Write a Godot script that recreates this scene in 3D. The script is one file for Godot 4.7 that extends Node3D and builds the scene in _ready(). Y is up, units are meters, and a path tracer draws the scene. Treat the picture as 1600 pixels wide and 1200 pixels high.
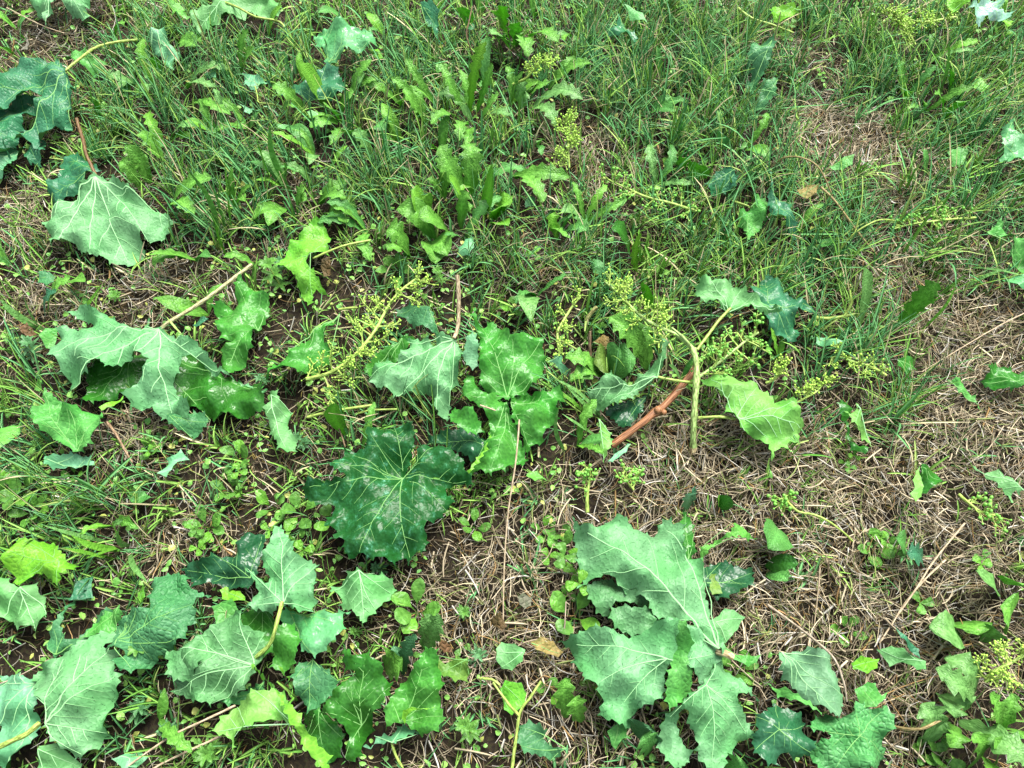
extends Node3D
# A mown lawn after a storm: torn vine leaves, grape stems and a broken shoot lying on grass, straw and weeds.
# Lengths in the tables are millimetres (x, height, z).

const VINE_LEAVES = [
	{n="vine_leaf",l="large deep green lobed leaf with arching green stalk at the left edge of the lawn",w="",at=[-486,-693],b=[{n="blade",m="teal",o=[1,-4,11,16,15,32,9,40,14,63,11,70,0,60,-9,60,-12,73,-18,95,-26,84,-48,81,-49,96,-55,85,-52,71,-43,59,-30,43,-26,26,-32,18,-51,30,-62,44,-77,63,-102,-18,-76,-22,-49,-27,-16,-27],c=[0,0,56,-19,92,29,-48,93,29,12,62,35,-98,-15,46,-75,59,44,-26,27,46]}],t=[-88,18,-49,85,11,59,-45,-23],p=[0,56,-1,8,53,-23,16,46,-51,30,38,-70,47,28,-87],r=1.9,pm="petiole"},
	{n="vine_leaf",l="second green leaf seen through the gap of the large lobed leaf at left",w="",at=[-566,-631],b=[{n="blade",m="teal",o=[-11,-27,16,-53,36,-64,43,-55,43,-30,35,-7,32,16,29,36,7,31],c=[0,0,34,39,-57,30,30,8,30]}],t=[39,-57,30,8],p=[],r=1.6,pm="petiole"},
	{n="vine_leaf",l="pale blue-green leaf tip below the large lobed leaf at the left edge",w="",at=[-557,-597],b=[{n="blade",m="mint",o=[-11,-25,8,-32,20,-19,39,-17,41,-8,26,7,19,15,3,25],c=[0,0,31,38,-12,23,19,14,21]}],t=[38,-12,19,14],p=[],r=1.6,pm="petiole"},
	{n="vine_leaf",l="small teal leaf tucked under the drooping tip of the large lobed leaf",w="",at=[-514,-611],b=[{n="blade",m="teal",o=[-9,10,-1,-1,0,-23,11,-13,15,3,10,18,1,20],c=[1,1,28,8,-9,15,7,16,19]}],t=[9,-8,7,17],p=[],r=1.6,pm="petiole"},
	{n="vine_leaf",l="pale underside-up leaf with brown upright stalk, cracked at its lower edge",w="",at=[-420,-549],b=[{n="blade",m="pale",o=[-2,-4,16,-5,36,10,53,20,66,24,82,37,74,48,68,60,63,58,59,65,52,59,49,53,50,65,47,75,44,90,33,86,26,92,15,82,2,78,-10,74,-17,66,-24,70,-31,76,-38,66,-42,56,-60,39,-40,22,-17,9],c=[0,0,46,36,12,40,45,37,37,79,37,20,45,74,19,3,76,22,-56,40,26,-25,50,35]}],t=[-55,40,-26,72,3,76,40,87,57,63,78,38],p=[0,46,-1,-7,51,-14,-12,56,-24,-15,62,-36,-19,68,-47,-22,72,-56],r=2.1,pm="brown_stalk"},
	{n="vine_leaf",l="dull teal leaf lying behind the pale leaf with the brown stalk",w="",at=[-436,-573],b=[{n="blade",m="tealwet",o=[-50,25,-49,6,-48,-19,-40,-34,-28,-32,-5,-19,8,-1,-5,18,-22,22,-30,27,-34,38,-42,29],c=[0,0,31,-49,22,22,-40,-31,18,-34,34,18]}],t=[-49,22,-40,-31,-34,34],p=[],r=1.6,pm="petiole"},
	{n="vine_leaf",l="pale leaf cut by the top edge above the large lobed leaf",w="",at=[-542,-851],b=[{n="blade",m="pale",o=[-46,1,-34,18,-22,29,-10,49,-3,33,3,18,14,30,31,36,36,26,30,15,40,9,49,-2,34,-21,-53,-20],c=[0,0,37,-10,46,35,31,33,31]}],t=[-10,46,31,33],p=[],r=1.6,pm="petiole"},
	{n="vine_leaf",l="light green leaf with pale midrib at the top edge, its stalk pointing right",w="",at=[-346,-839],b=[{n="blade",m="pale2",o=[-47,1,-44,-9,-16,-8,17,-20,41,-19,61,-13,71,5,68,25,51,17,41,23,22,18,3,28,-13,32,-28,31,-41,20],c=[0,0,34,-39,19,23,39,20,25,17,-16,32]}],t=[-39,19,39,21,17,-16],p=[0,34,-1,21,37,14,42,34,26,67,29,27,76,26,35],r=1.6,pm="petiole"},
	{n="vine_leaf",l="bright green jagged leaf tip beside the light green leaf at the top edge",w="",at=[-415,-843],b=[{n="blade",m="green",o=[-2,-1,12,-5,21,5,20,14,29,20,28,30,16,22,5,15],c=[0,0,31,28,25,28]}],t=[28,25],p=[],r=1.6,pm="petiole"},
	{n="vine_leaf",l="small mint leaf with two lobes lying in grass near the top",w="",at=[-417,-799],b=[{n="blade",m="mint",o=[-1,-4,11,3,16,23,30,31,33,48,29,65,22,69,10,54,11,42,-6,30,-12,17,-5,6],c=[0,0,31,22,65,27,29,37,22,-9,20,23]}],t=[22,65,29,37,-9,20],p=[],r=1.6,pm="petiole"},
	{n="vine_leaf",l="green leaf lobe behind the arching stalk of the large lobed leaf",w="",at=[-517,-758],b=[{n="blade",m="green2",o=[-4,-1,7,-9,17,-15,25,-5,46,0,39,12,29,20,20,15,15,13,2,13],c=[0,0,27,42,1,21,28,16,14]}],t=[42,1,28,17],p=[],r=1.6,pm="petiole"},
	{n="vine_leaf",l="bright mint arched leaf with yellow-green tip near the top of the lawn",w="",at=[-210,-741],b=[{n="blade",m="mintwet",o=[-24,-39,-8,-44,-8,-57,5,-44,26,-41,39,-38,49,-35,53,-24,62,-14,42,-5,26,7,9,2,0,5,-10,-2,-5,-12,-17,-19],c=[0,2,26,-22,-38,32,26,-39,48,60,-14,40,25,-7,50]}, {n="curled_tip",m="lime",o=[41,-19,54,-24,64,-9,62,0,49,-10],c=[41,-19,33,54,-25,29,66,-1,37,60,-10,27,49,-9,34]}],t=[-20,-37,-7,-54,48,-32,58,-14],p=[],r=1.6,pm="petiole"},
	{n="vine_leaf",l="dark teal wet leaf between dandelion leaves in the upper lawn",w="",at=[-225,-677],b=[{n="blade",m="tealwet",o=[-50,-28,-27,-24,-15,-30,-1,-19,4,-51,15,-57,29,-49,39,-21,45,-10,38,-3,26,1,14,-4,0,3,-16,-5,-35,-14],c=[0,0,37,-45,-26,34,15,-54,26,42,-10,34,-25,-22,34]}],t=[-45,-26,15,-54,42,-10,-25,-22],p=[],r=1.6,pm="petiole"},
	{n="vine_leaf",l="pale wet leaf edge left of the dark teal leaf in the upper lawn",w="",at=[-274,-697],b=[{n="blade",m="mint",o=[-38,-34,-21,-34,-1,-9,0,5,-13,2,-27,-4],c=[0,0,34,-35,-31,20,-13,1,29]}],t=[-35,-31,-13,1],p=[],r=1.6,pm="petiole"},
	{n="vine_leaf",l="pale toothed leaf sliver below the dark teal leaf in the upper lawn",w="",at=[-257,-659],b=[{n="blade",m="mint",o=[-54,-30,-37,-31,-11,-12,1,1,-16,-6,-29,-5,-41,-13],c=[0,0,30,-51,-28,16,-29,-6,22]}],t=[-51,-28,-29,-6],p=[],r=1.6,pm="petiole"},
	{n="vine_leaf",l="crumpled blue-green leaf at the top edge in long grass",w="",at=[-108,-821],b=[{n="blade",m="teal",o=[-2,-1,12,-14,23,-8,20,2,27,12,21,26,27,41,22,47,13,31,8,21,5,12],c=[0,0,42,21,43,33,25,11,30]}],t=[21,43,25,11],p=[],r=1.6,pm="petiole"},
	{n="vine_leaf",l="shiny blue-green leaf standing in dense grass near the top edge",w="",at=[122,-793],b=[{n="blade",m="tealwet",o=[0,-2,6,12,19,17,24,26,19,41,12,32,0,31,-16,29,-11,14,-5,20],c=[0,0,50,20,37,40,-14,29,46]}],t=[20,38,-14,29],p=[],r=1.6,pm="petiole"},
	{n="vine_leaf",l="pale narrow leaf drooping over dense grass at the top edge",w="",at=[130,-801],b=[{n="blade",m="pale2",o=[-1,-1,10,2,21,4,28,17,18,14,6,15],c=[0,0,56,27,16,46]}],t=[27,16],p=[],r=1.6,pm="petiole"},
	{n="vine_leaf",l="broad dull green leaf standing in a hollow right of the dense grass",w="",at=[292,-747],b=[{n="blade",m="mid",o=[-28,13,-24,2,-11,-8,2,-5,5,4,-2,23,-1,20,-8,33,-16,44,-21,54,-28,53,-27,37,-22,19,-20,31,-27,22],c=[0,0,51,-25,48,26]}],t=[-24,48,-27,16],p=[],r=1.6,pm="petiole"},
	{n="vine_leaf",l="smaller green leaf tucked under the broad dull green leaf in the hollow",w="",at=[300,-711],b=[{n="blade",m="mid",o=[-19,1,1,-3,-3,20,-16,33,-27,31,-23,12],c=[0,0,30,-22,27,18]}],t=[-22,27],p=[],r=1.6,pm="petiole"},
	{n="vine_leaf",l="silvery pale jagged leaf in the top right corner",w="",at=[578,-818],b=[{n="blade",m="whitewet",o=[-55,17,-36,5,-29,-8,2,-3,-9,13,1,27,-6,31,-13,37,-16,22,-25,20,-36,35,-44,25],c=[0,0,56,-53,17,51,-34,32,48,-2,27,52]}],t=[-53,17,-34,32,-2,27],p=[],r=1.6,pm="petiole"},
	{n="vine_leaf",l="yellow-green leaf beside the silvery leaf in the top right corner",w="",at=[541,-833],b=[{n="blade",m="lime",o=[-19,-12,1,-1,0,8,-8,8,-16,12,-20,0],c=[0,0,45,-16,6,33]}],t=[-17,7],p=[],r=1.6,pm="petiole"},
	{n="vine_leaf",l="yellow-green toothed leaf hanging below the silvery corner leaf",w="",at=[580,-825],b=[{n="blade",m="lime",o=[-5,-1,7,-6,-2,10,1,20,10,26,0,37,-10,33,-12,24,-8,15],c=[0,0,48,1,34,37]}],t=[1,34],p=[],r=1.6,pm="petiole"},
	{n="vine_leaf",l="yellow-green leaf at the top edge above the yellow stalk",w="",at=[341,-817],b=[{n="blade",m="lime",o=[-41,6,-31,-6,-16,-5,3,-1,-11,11,-15,19,-27,18],c=[0,0,45,-38,5,40]}],t=[-38,5],p=[],r=1.6,pm="petiole"},
	{n="vine_leaf",l="bright teal torn leaf at the right edge of the upper lawn",w="",at=[529,-628],b=[{n="blade",m="mintwet",o=[-11,5,1,-3,3,13,22,20,13,47,-19,54,-17,39,-12,31,-15,25],c=[0,0,46,-17,50,38,16,29,38]}],t=[-17,50,16,29],p=[],r=1.6,pm="petiole"},
	{n="vine_leaf",l="shiny folded teal leaf below the arching tan tendril",w="",at=[266,-527],b=[{n="blade",m="tealwet",o=[-7,-27,-2,-10,0,-3,22,-2,13,12,20,23,20,44,6,29,-9,18,-10,5,-9,-4],c=[-7,-24,59,0,0,37,19,41,25]}],t=[-7,-23,19,40,20,-1],p=[],r=1.6,pm="petiole"},
	{n="vine_leaf",l="matte green jagged leaf with thin stalk left of the folded teal leaf",w="",at=[240,-525],b=[{n="blade",m="green2",o=[28,-32,10,-21,2,0,-12,1,-11,17,-5,21,-7,31,-6,43,3,31,12,25,17,12,27,-10],c=[0,0,31,-5,39,20,26,-27,17]}],t=[-5,39,25,-27],p=[1,28,-3,-7,28,-7,-14,26,-12],r=1.3,pm="petiole"},
	{n="vine_leaf",l="round teal leaf in grass right of the upper berry cluster",w="",at=[234,-571],b=[{n="blade",m="teal",o=[-35,12,-22,-2,-7,-4,0,8,-1,16,-12,22,-26,22],c=[0,0,34,-32,12,31,-20,19,21]}],t=[-32,12,-21,19],p=[],r=1.6,pm="petiole"},
	{n="vine_leaf",l="thin yellowish leaf stub beside the tan tendril",w="",at=[314,-551],b=[{n="blade",m="tan",o=[-23,6,-11,0,1,0,-4,11,-13,16,-21,14],c=[0,0,37,-20,12,33]}],t=[-20,12],p=[],r=1.6,pm="petiole"},
	{n="vine_leaf",l="big ragged pale leaf with thick cut stalk, dark hollow beneath its lobes",w="",at=[-320,-371],b=[{n="blade",m="pale",o=[4,-2,-11,-4,-27,-2,-44,-15,-69,-25,-86,-29,-92,-20,-80,-14,-64,-7,-89,-9,-98,-6,-96,4,-100,16,-94,20,-94,27,-85,30,-86,40,-81,40,-77,55,-66,48,-53,45,-44,35,-35,43,-26,37,-21,30,-10,31,3,37,1,46,-8,58,-14,69,-9,76,-1,80,4,74,16,86,25,80,39,85,42,69,29,65,23,56,21,48,26,42,25,33,30,28,39,30,50,40,61,46,67,45,78,48,92,51,101,51,76,46,61,35,50,25,41,17,33,11,25,11,13,3],c=[0,0,42,-40,-4,53,-58,18,51,-75,53,29,-95,16,38,5,38,56,-6,57,46,15,83,32,39,67,37,31,14,48,59,40,44,96,49,26,-88,-18,37]}, {n="stalk_stub",m="petiole",o=[4,-12,7,-10,28,9,28,14],c=[3,-13,44,9,-9,51,27,8,44,29,15,51]}],t=[-92,25,-75,53,-85,-18,22,79,-11,69,63,41],p=[0,42,0,8,44,-7,15,42,-15,31,40,-31,49,35,-56,67,29,-83],r=2.3,pm="beige_stalk"},
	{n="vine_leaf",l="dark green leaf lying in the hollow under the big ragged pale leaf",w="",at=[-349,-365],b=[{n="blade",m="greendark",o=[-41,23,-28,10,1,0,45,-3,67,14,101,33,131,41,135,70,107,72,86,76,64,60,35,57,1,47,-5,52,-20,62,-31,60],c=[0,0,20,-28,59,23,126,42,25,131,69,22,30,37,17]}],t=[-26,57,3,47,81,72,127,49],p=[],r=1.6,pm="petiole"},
	{n="vine_leaf",l="mid green fallen leaf with five teeth below the big ragged leaf",w="",at=[-372,-259],b=[{n="blade",m="green2",o=[-40,-57,-31,-51,-21,-44,-11,-35,-4,-38,2,-35,9,-39,16,-32,23,-21,17,-13,16,-4,8,3,-2,2,-13,-3,-22,-9,-30,-14,-33,-18,-46,-27,-39,-29,-44,-37,-37,-39],c=[0,0,26,-13,-22,37,9,-19,35,-39,-55,29]}, {n="curled_edge",m="lime",o=[12,-38,18,-47,25,-55,25,-52,22,-42,15,-35],c=[12,-38,34,25,-55,23]}],t=[-38,-54,-8,-35,13,-30,-40,-28],p=[],r=1.6,pm="petiole"},
	{n="vine_leaf",l="shiny wrinkled green leaf right of the thick cut stalk",w="",at=[-237,-381],b=[{n="blade",m="greenwet",o=[-31,-59,-22,-57,-7,-43,8,-38,8,-19,2,4,2,22,-8,34,-16,50,-23,46,-32,39,-28,25,-20,12,-30,15,-42,-8,-48,-26,-41,-35,-29,-30,-27,-46],c=[0,0,34,-29,-56,27,-44,-23,23,-24,42,29,5,-34,28]}],t=[-29,-56,-44,-23,-24,42,5,-34],p=[],r=1.6,pm="petiole"},
	{n="vine_leaf",l="small curled green leaf under the right lobe of the big ragged leaf",w="",at=[-297,-289],b=[{n="blade",m="mid",o=[-4,0,8,-5,15,-11,27,-8,33,1,26,9,19,18,14,12,7,11,1,8],c=[0,0,30,32,1,24,19,16,21]}],t=[32,1,19,16],p=[],r=1.6,pm="petiole"},
	{n="vine_leaf",l="pale toothed fragment on moss below the small curled leaf",w="",at=[-297,-237],b=[{n="blade",m="mint",o=[-2,-1,3,-11,-1,-18,8,-20,10,-27,18,-18,10,-14,8,-6,5,1],c=[0,0,27,17,-18,15,0,-17,20]}],t=[17,-18,0,-17],p=[],r=1.6,pm="petiole"},
	{n="vine_leaf",l="yellow-green oval leaf beside dead brown bits left of the ragged leaf",w="",at=[-436,-373],b=[{n="blade",m="green2",o=[-1,-1,1,-10,11,-12,11,-5,12,10,6,10],c=[1,1,31,9,0,19]}],t=[10,1],p=[],r=1.6,pm="petiole"},
	{n="vine_leaf",l="light green leaf edge at the left border of the lawn",w="",at=[-443,-269],b=[{n="blade",m="green",o=[-5,-11,6,-16,16,-18,14,-8,12,4,9,12,4,14],c=[0,0,33,15,-17,27]}],t=[15,-17],p=[],r=1.6,pm="petiole"},
	{n="vine_leaf",l="pale teal toothed leaf crossed by grass below the five-toothed leaf",w="",at=[-397,-251],b=[{n="blade",m="mint",o=[-3,-2,6,-5,16,-10,34,-7,43,4,30,6,13,4,6,8,1,5],c=[0,0,28,40,3,22,13,3,19]}],t=[40,2,13,3],p=[],r=1.6,pm="petiole"},
	{n="vine_leaf",l="lime green double leaf with slender stalk near the middle top",w="",at=[-193,-457],b=[{n="blade",m="lime2",o=[-34,9,-33,-8,-27,-32,-16,-43,-8,-55,3,-53,13,-37,13,-13,2,-4,-4,8,3,12,7,18,15,27,3,30,3,41,-3,45,-12,34,-17,17],c=[0,0,34,-30,5,30,2,-48,23,1,39,25]}],t=[-30,5,2,-48,1,39],p=[-1,31,-3,24,32,-16,41,29,-24,52,26,-29],r=1.4,pm="petiole"},
	{n="vine_leaf",l="rectangular pale torn leaf piece under the grape stem",w="",at=[-215,-314],b=[{n="blade",m="pale2",o=[-3,-4,7,-5,8,2,12,7,18,10,21,21,19,30,29,40,32,56,24,58,14,56,8,42,-1,33,-4,15],c=[0,0,30,23,55,25,19,14,20]}],t=[23,55,19,14],p=[],r=1.6,pm="petiole"},
	{n="vine_leaf",l="long green leaf with blunt stalk under the left end of the grape stem",w="",at=[-162,-398],b=[{n="blade",m="greenwet",o=[1,-3,-9,6,-15,9,-25,20,-38,32,-43,37,-46,44,-55,53,-69,75,-58,68,-42,61,-30,65,-20,60,-6,49,-3,35,-12,28,-3,10],c=[0,0,34,-66,72,29,-7,46,28,-42,38,31]}],t=[-66,72,-7,46,-42,38],p=[-1,29,-4,8,31,-4,17,32,-4],r=1.4,pm="petiole"},
	{n="vine_leaf",l="pale underside-up leaf with tall pink-tipped stalk in the middle",w="",at=[-52,-360],b=[{n="blade",m="pale",o=[2,-2,-9,-2,-16,0,-18,7,-22,-1,-33,-3,-45,-1,-40,6,-48,9,-52,23,-58,16,-69,14,-73,24,-82,31,-74,37,-74,41,-63,48,-58,47,-52,55,-43,49,-33,50,-22,48,-16,54,-18,62,-13,68,-5,74,2,73,-4,64,-1,59,-1,48,5,40,10,22,8,8],c=[0,0,46,-43,24,44,-80,31,32,-51,54,32,-17,46,46,-6,71,26,6,13,41]}],t=[-79,31,-52,53,-14,67,-4,58,-43,2],p=[0,46,0,3,47,-10,4,54,-23,4,65,-37,3,74,-49],r=2.3,pm="pink_stalk"},
	{n="vine_leaf",l="green leaf half hidden between the grape stem and the pale stalked leaf",w="",at=[-98,-370],b=[{n="blade",m="greenwet",o=[-27,17,-19,8,1,-2,13,2,0,16,-16,33,-29,43,-38,35],c=[0,0,30,-34,38,28,-18,32,24]}],t=[-34,38,-18,32],p=[],r=1.6,pm="petiole"},
	{n="vine_leaf",l="blue-green leaf under the upper part of the grape stem",w="",at=[-80,-406],b=[{n="blade",m="mid",o=[-33,-4,-18,-9,0,-1,7,8,16,31,6,28,-12,21,-30,6],c=[0,0,30,13,28,25,-30,1,18]}],t=[13,28,-30,1],p=[],r=1.6,pm="petiole"},
	{n="vine_leaf",l="glossy wet bright green leaf with rolled lobes in the middle of the lawn",w="",at=[-4,-307],b=[{n="blade",m="greenwet",o=[-30,-87,-25,-68,-19,-75,-12,-78,-7,-68,-1,-66,5,-55,18,-61,28,-57,35,-59,33,-47,36,-39,32,-20,26,-13,17,-4,1,4,-14,-3,-26,-13,-27,-34,-26,-52,-29,-64,-34,-71],c=[1,2,32,-29,-85,42,33,-56,40,33,-34,32,-24,-15,34,4,-31,48]}, {n="lobe",m="greenwet",o=[1,0,9,-6,17,-7,31,-3,39,-7,47,-12,49,-4,54,2,43,8,46,19,37,28,32,33,32,40,28,46,24,42,17,55,13,45,12,37,7,30,3,22],c=[3,2,32,51,4,37,45,19,29,18,51,25,26,20,44],v=[3,4,48,1,41,17,20,47]}, {n="lobe",m="greenwet",o=[-23,3,-13,0,0,0,4,20,11,34,15,49,18,59,13,69,8,62,4,64,-1,73,-7,72,-13,77,-18,74,-25,71,-31,72,-38,70,-27,58,-16,34,-18,21,-31,12],c=[-1,4,32,-29,15,40,-35,68,29,11,67,28,-6,47,46,-15,35,40],v=[-1,6,-14,71,11,63,-31,65]}, {n="lobe",m="greenwet",o=[-43,-3,-40,-17,-37,-30,-30,-23,-26,-14,-19,-9,-12,-5,1,4,-12,7,-22,5,-33,0],c=[-42,-4,26,-36,-28,31,-1,3,32],v=[-2,2,-40,-6]}, {n="rolled_lobe",m="greenwet",o=[-53,16,-46,7,-37,16,-29,16,-22,26,-19,35,-26,39,-33,39,-42,34,-49,25],c=[-52,16,35,-30,18,47,-20,34,37]}, {n="rolled_rim",m="lime",o=[-35,75,-26,62,-19,53,-16,38,-13,41,-15,55,-22,67,-30,78],c=[-35,75,47,-19,53,48,-13,40,43,-22,67,45]}, {n="folded_flap",m="greyunder",o=[-42,-39,-38,-53,-32,-61,-27,-56,-24,-45,-25,-29,-30,-21,-37,-27],c=[-42,-39,44,-27,-56,51,-30,-21,41]}],t=[-28,-78,4,-53,32,-56,32,-27,-23,-20],p=[],r=1.6,pm="petiole"},
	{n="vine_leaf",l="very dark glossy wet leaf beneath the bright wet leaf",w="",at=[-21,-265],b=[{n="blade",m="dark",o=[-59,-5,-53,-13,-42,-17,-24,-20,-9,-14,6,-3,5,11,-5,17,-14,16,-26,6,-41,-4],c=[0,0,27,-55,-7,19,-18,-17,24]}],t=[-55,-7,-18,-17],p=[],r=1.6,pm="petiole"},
	{n="vine_leaf",l="dark green star-shaped leaf speckled with white residue near the centre",w="",at=[-92,-234],b=[{n="blade",m="speck",o=[-12,-54,-9,-49,-6,-43,-2,-48,8,-42,11,-35,11,-24,7,-11,3,-1,8,-8,12,-20,15,-27,19,-25,29,-31,33,-28,44,-26,42,-19,47,-17,56,-8,52,-5,59,2,62,12,55,13,51,8,41,9,37,12,42,18,49,28,41,30,37,38,29,42,23,43,26,56,24,64,20,67,16,64,11,77,5,67,0,76,-10,71,-17,73,-23,71,-25,67,-37,73,-43,62,-42,55,-48,55,-53,57,-50,46,-62,46,-60,35,-53,26,-67,28,-79,21,-81,13,-74,7,-53,6,-44,4,-54,0,-63,-9,-49,-14,-51,-23,-30,-23,-31,-37,-18,-41,-13,-38],c=[0,0,32,-12,-51,41,41,-24,41,59,12,37,35,38,35,8,71,32,-35,69,35,-76,16,38,-59,-8,42,-27,-26,44,18,-4,41,-11,34,40,25,29,40]}],t=[-11,-48,27,-27,56,7,40,33,11,70,-29,68,-75,14,-58,-8,-44,-19,-27,-32],p=[],r=1.6,pm="petiole"},
	{n="vine_leaf",l="pale mint five-lobed leaf with curved green stalk, lower middle",w="",at=[-173,-127],b=[{n="blade",m="pale",o=[-20,-64,-13,-65,-6,-56,2,-48,7,-37,14,-37,23,-31,21,-24,23,-17,21,-12,23,-5,22,5,13,7,0,2,-9,8,-21,5,-38,1,-30,-1,-25,-5,-24,-13,-35,-28,-26,-24,-15,-17,-21,-28,-25,-35,-20,-45],c=[0,0,47,-15,-62,34,22,-31,38,-33,-28,40,-37,0,37,21,3,37,-5,-26,48]}],t=[-15,-62,21,-31,-32,-27,-36,0,20,3],p=[0,47,0,0,53,16,-3,48,26,-8,42,32,-16,37,37,-18,32,38],r=1.9,pm="petiole"},
	{n="vine_leaf",l="wet pale green leaf folded under the curved stalk, lower middle",w="",at=[-171,-123],b=[{n="blade",m="mintwet",o=[-3,-4,15,1,28,-5,33,2,39,-1,48,0,42,5,48,13,40,22,33,29,25,35,13,29,3,15,-11,5],c=[25,34,37,47,13,34,0,0,29]}, {n="folded_lobe",m="greenwet",o=[-8,9,6,8,15,21,11,29,10,37,0,45,-12,40,-10,22],c=[-7,10,41,0,44,26]}],t=[46,13,25,33,31,-3],p=[],r=1.6,pm="petiole"},
	{n="vine_leaf",l="pale mottled leaf with whitish blotches just below the dark star leaf",w="",at=[-119,-153],b=[{n="blade",m="pale2",o=[-9,2,-1,-2,8,1,16,-2,24,1,27,9,24,18,18,24,15,31,8,37,5,41,-1,32,-8,28,-13,27,-17,24,-14,19,-22,15,-22,11,-13,7],c=[0,0,37,5,39,27,-20,14,28,24,13,23,14,28,28]}],t=[5,39,-20,14,24,13,14,28],p=[],r=1.6,pm="petiole"},
	{n="vine_leaf",l="deep green glossy leaf standing with three teeth, lower middle",w="",at=[-110,-44],b=[{n="blade",m="greendark",o=[-14,-53,-8,-49,-3,-44,5,-50,11,-42,19,-41,18,-30,24,-28,23,-19,16,-10,9,-5,9,3,3,10,3,20,-3,24,-13,26,-10,15,-9,5,-18,-3,-31,-7,-24,-15,-14,-28,-3,-34,-13,-33,-15,-42],c=[5,-49,56,18,-40,50,23,-23,41,0,0,26,-30,-8,37,-12,23,22,-2,-20,44]}],t=[5,-47,-11,-49,22,-25,-28,-8,-11,22],p=[],r=1.6,pm="petiole"},
	{n="vine_leaf",l="grey-green shaded leaf left of the deep green standing leaf",w="",at=[-150,-89],b=[{n="blade",m="mid",o=[-12,1,0,-1,14,7,23,15,19,25,9,34,0,38,-11,25,-14,13],c=[0,0,31,0,36,25,21,15,28,-12,15,28]}],t=[0,36,21,15,-12,15],p=[],r=1.6,pm="petiole"},
	{n="vine_leaf",l="bright folded green leaf with rolled light rim right of the standing leaf",w="",at=[-80,-45],b=[{n="blade",m="greenwet",o=[17,-49,28,-47,28,-41,32,-25,29,-15,34,-2,29,7,16,10,8,5,1,1,-10,6,-12,-7,-8,-16,-2,-26,9,-37],c=[17,-47,54,0,0,32,33,-3,40,-7,-16,37,28,-24,51]}, {n="rolled_rim",m="lime",o=[2,-2,3,-7,9,-9,20,-8,27,-9,20,-7,11,-7,6,-4,4,2],c=[2,-2,46,10,-9,54,27,-10,45,11,-7,52,4,2,44]}],t=[18,-46,31,-24,32,-3,-7,-15],p=[],r=1.6,pm="petiole"},
	{n="vine_leaf",l="small mint lobed leaf below the folded green leaf",w="",at=[-85,-32],b=[{n="blade",m="mint",o=[-23,2,-15,1,-16,-6,-8,-7,0,-6,0,-12,6,-14,15,-9,20,-6,9,-3,3,1,-7,1,-17,3],c=[0,0,34,-15,-5,25,5,-13,21,18,-6,30]}],t=[-15,-5,5,-13,18,-6],p=[-1,29,0,2,26,8,7,22,16],r=1.2,pm="petiole"},
	{n="vine_leaf",l="lime-backed leaf with rolled long lobe at the bottom edge",w="",at=[-156,-44],b=[{n="blade",m="pale3",o=[-60,6,-55,-5,-43,-16,-32,-23,-20,-25,-10,-23,0,-9,4,4,-3,2,-11,-2,-26,2,-35,5,-40,8,-38,15,-41,18,-46,9,-52,8],c=[0,0,41,-56,6,32,-30,-22,37]}, {n="rolled_lobe",m="lime2",o=[-34,-39,-22,-32,-8,-19,-3,-12,-12,-37,-5,-31,2,-11,9,-6,18,9,30,20,29,28,27,33,21,28,9,14,3,2,-8,-11,-24,-28],c=[-31,-36,41,2,-7,51,28,20,37]}],t=[-56,5,-30,-22,-39,14],p=[],r=1.6,pm="petiole"},
	{n="vine_leaf",l="bright yellow-green leaf with brown spots near the left edge",w="",at=[-349,-158],b=[{n="blade",m="lime",o=[-52,-25,-44,-27,-32,-21,-21,-21,-7,-14,1,-7,7,0,14,-1,11,5,3,12,1,20,-7,15,-16,8,-25,9,-31,17,-42,14,-41,7,-48,4,-45,-1,-47,-8,-52,-12,-47,-15],c=[2,1,46,-49,-11,42,-50,-24,34,-2,17,38,-38,13,35,3,2,38]}],t=[-49,-11,-49,-24,-1,17,-38,13,5,3],p=[],r=1.6,pm="petiole"},
	{n="vine_leaf",l="pale green leaf with one clear midrib under the yellow-green leaf",w="",at=[-380,-141],b=[{n="blade",m="pale2",o=[-29,-8,-14,-11,-8,-3,0,-2,7,-9,15,5,23,18,28,23,21,23,16,32,7,27,-2,30,-11,23,-24,21],c=[0,0,36,14,30,28,-15,21,23,25,21,32]}],t=[14,30,-15,21,25,21],p=[],r=1.6,pm="petiole"},
	{n="vine_leaf",l="large matte wrinkled teal leaf overlapping a pale leaf at lower left",w="",at=[-295,-101],b=[{n="blade",m="matteteal",o=[14,-40,18,-47,25,-52,36,-51,47,-48,46,-42,57,-36,64,-33,53,-29,59,-21,59,-12,55,-6,58,0,49,5,37,9,26,19,17,24,9,22,3,16,9,8,-11,7,-3,-1,-7,-11,2,-17,10,-25,19,-21,25,-24,18,-33],c=[0,0,40,35,-49,40,62,-32,37,35,-13,50,18,22,34]}],t=[19,-44,45,-44,61,-32,56,-1,17,21,6,-15],p=[],r=1.6,pm="petiole"},
	{n="vine_leaf",l="broad pale leaf with long green stalk at lower left",w="",at=[-333,-44],b=[{n="blade",m="pale",o=[19,-66,34,-68,34,-61,27,-53,40,-53,40,-45,45,-34,49,-36,48,-28,46,-20,42,-12,43,-3,46,8,38,11,41,17,31,19,28,24,21,23,14,16,9,12,-1,2,0,-12,-16,-23,-25,-34,-15,-40,-1,-49,8,-57],c=[0,0,44,21,-57,35,46,-33,35,44,7,34,21,21,32,-22,-33,37,26,-19,47]}],t=[2,-45,34,-63,45,-32,44,6,29,20],p=[0,44,0,-7,44,7,-15,41,10,-28,37,15,-34,35,17],r=2.4,pm="petiole"},
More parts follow.
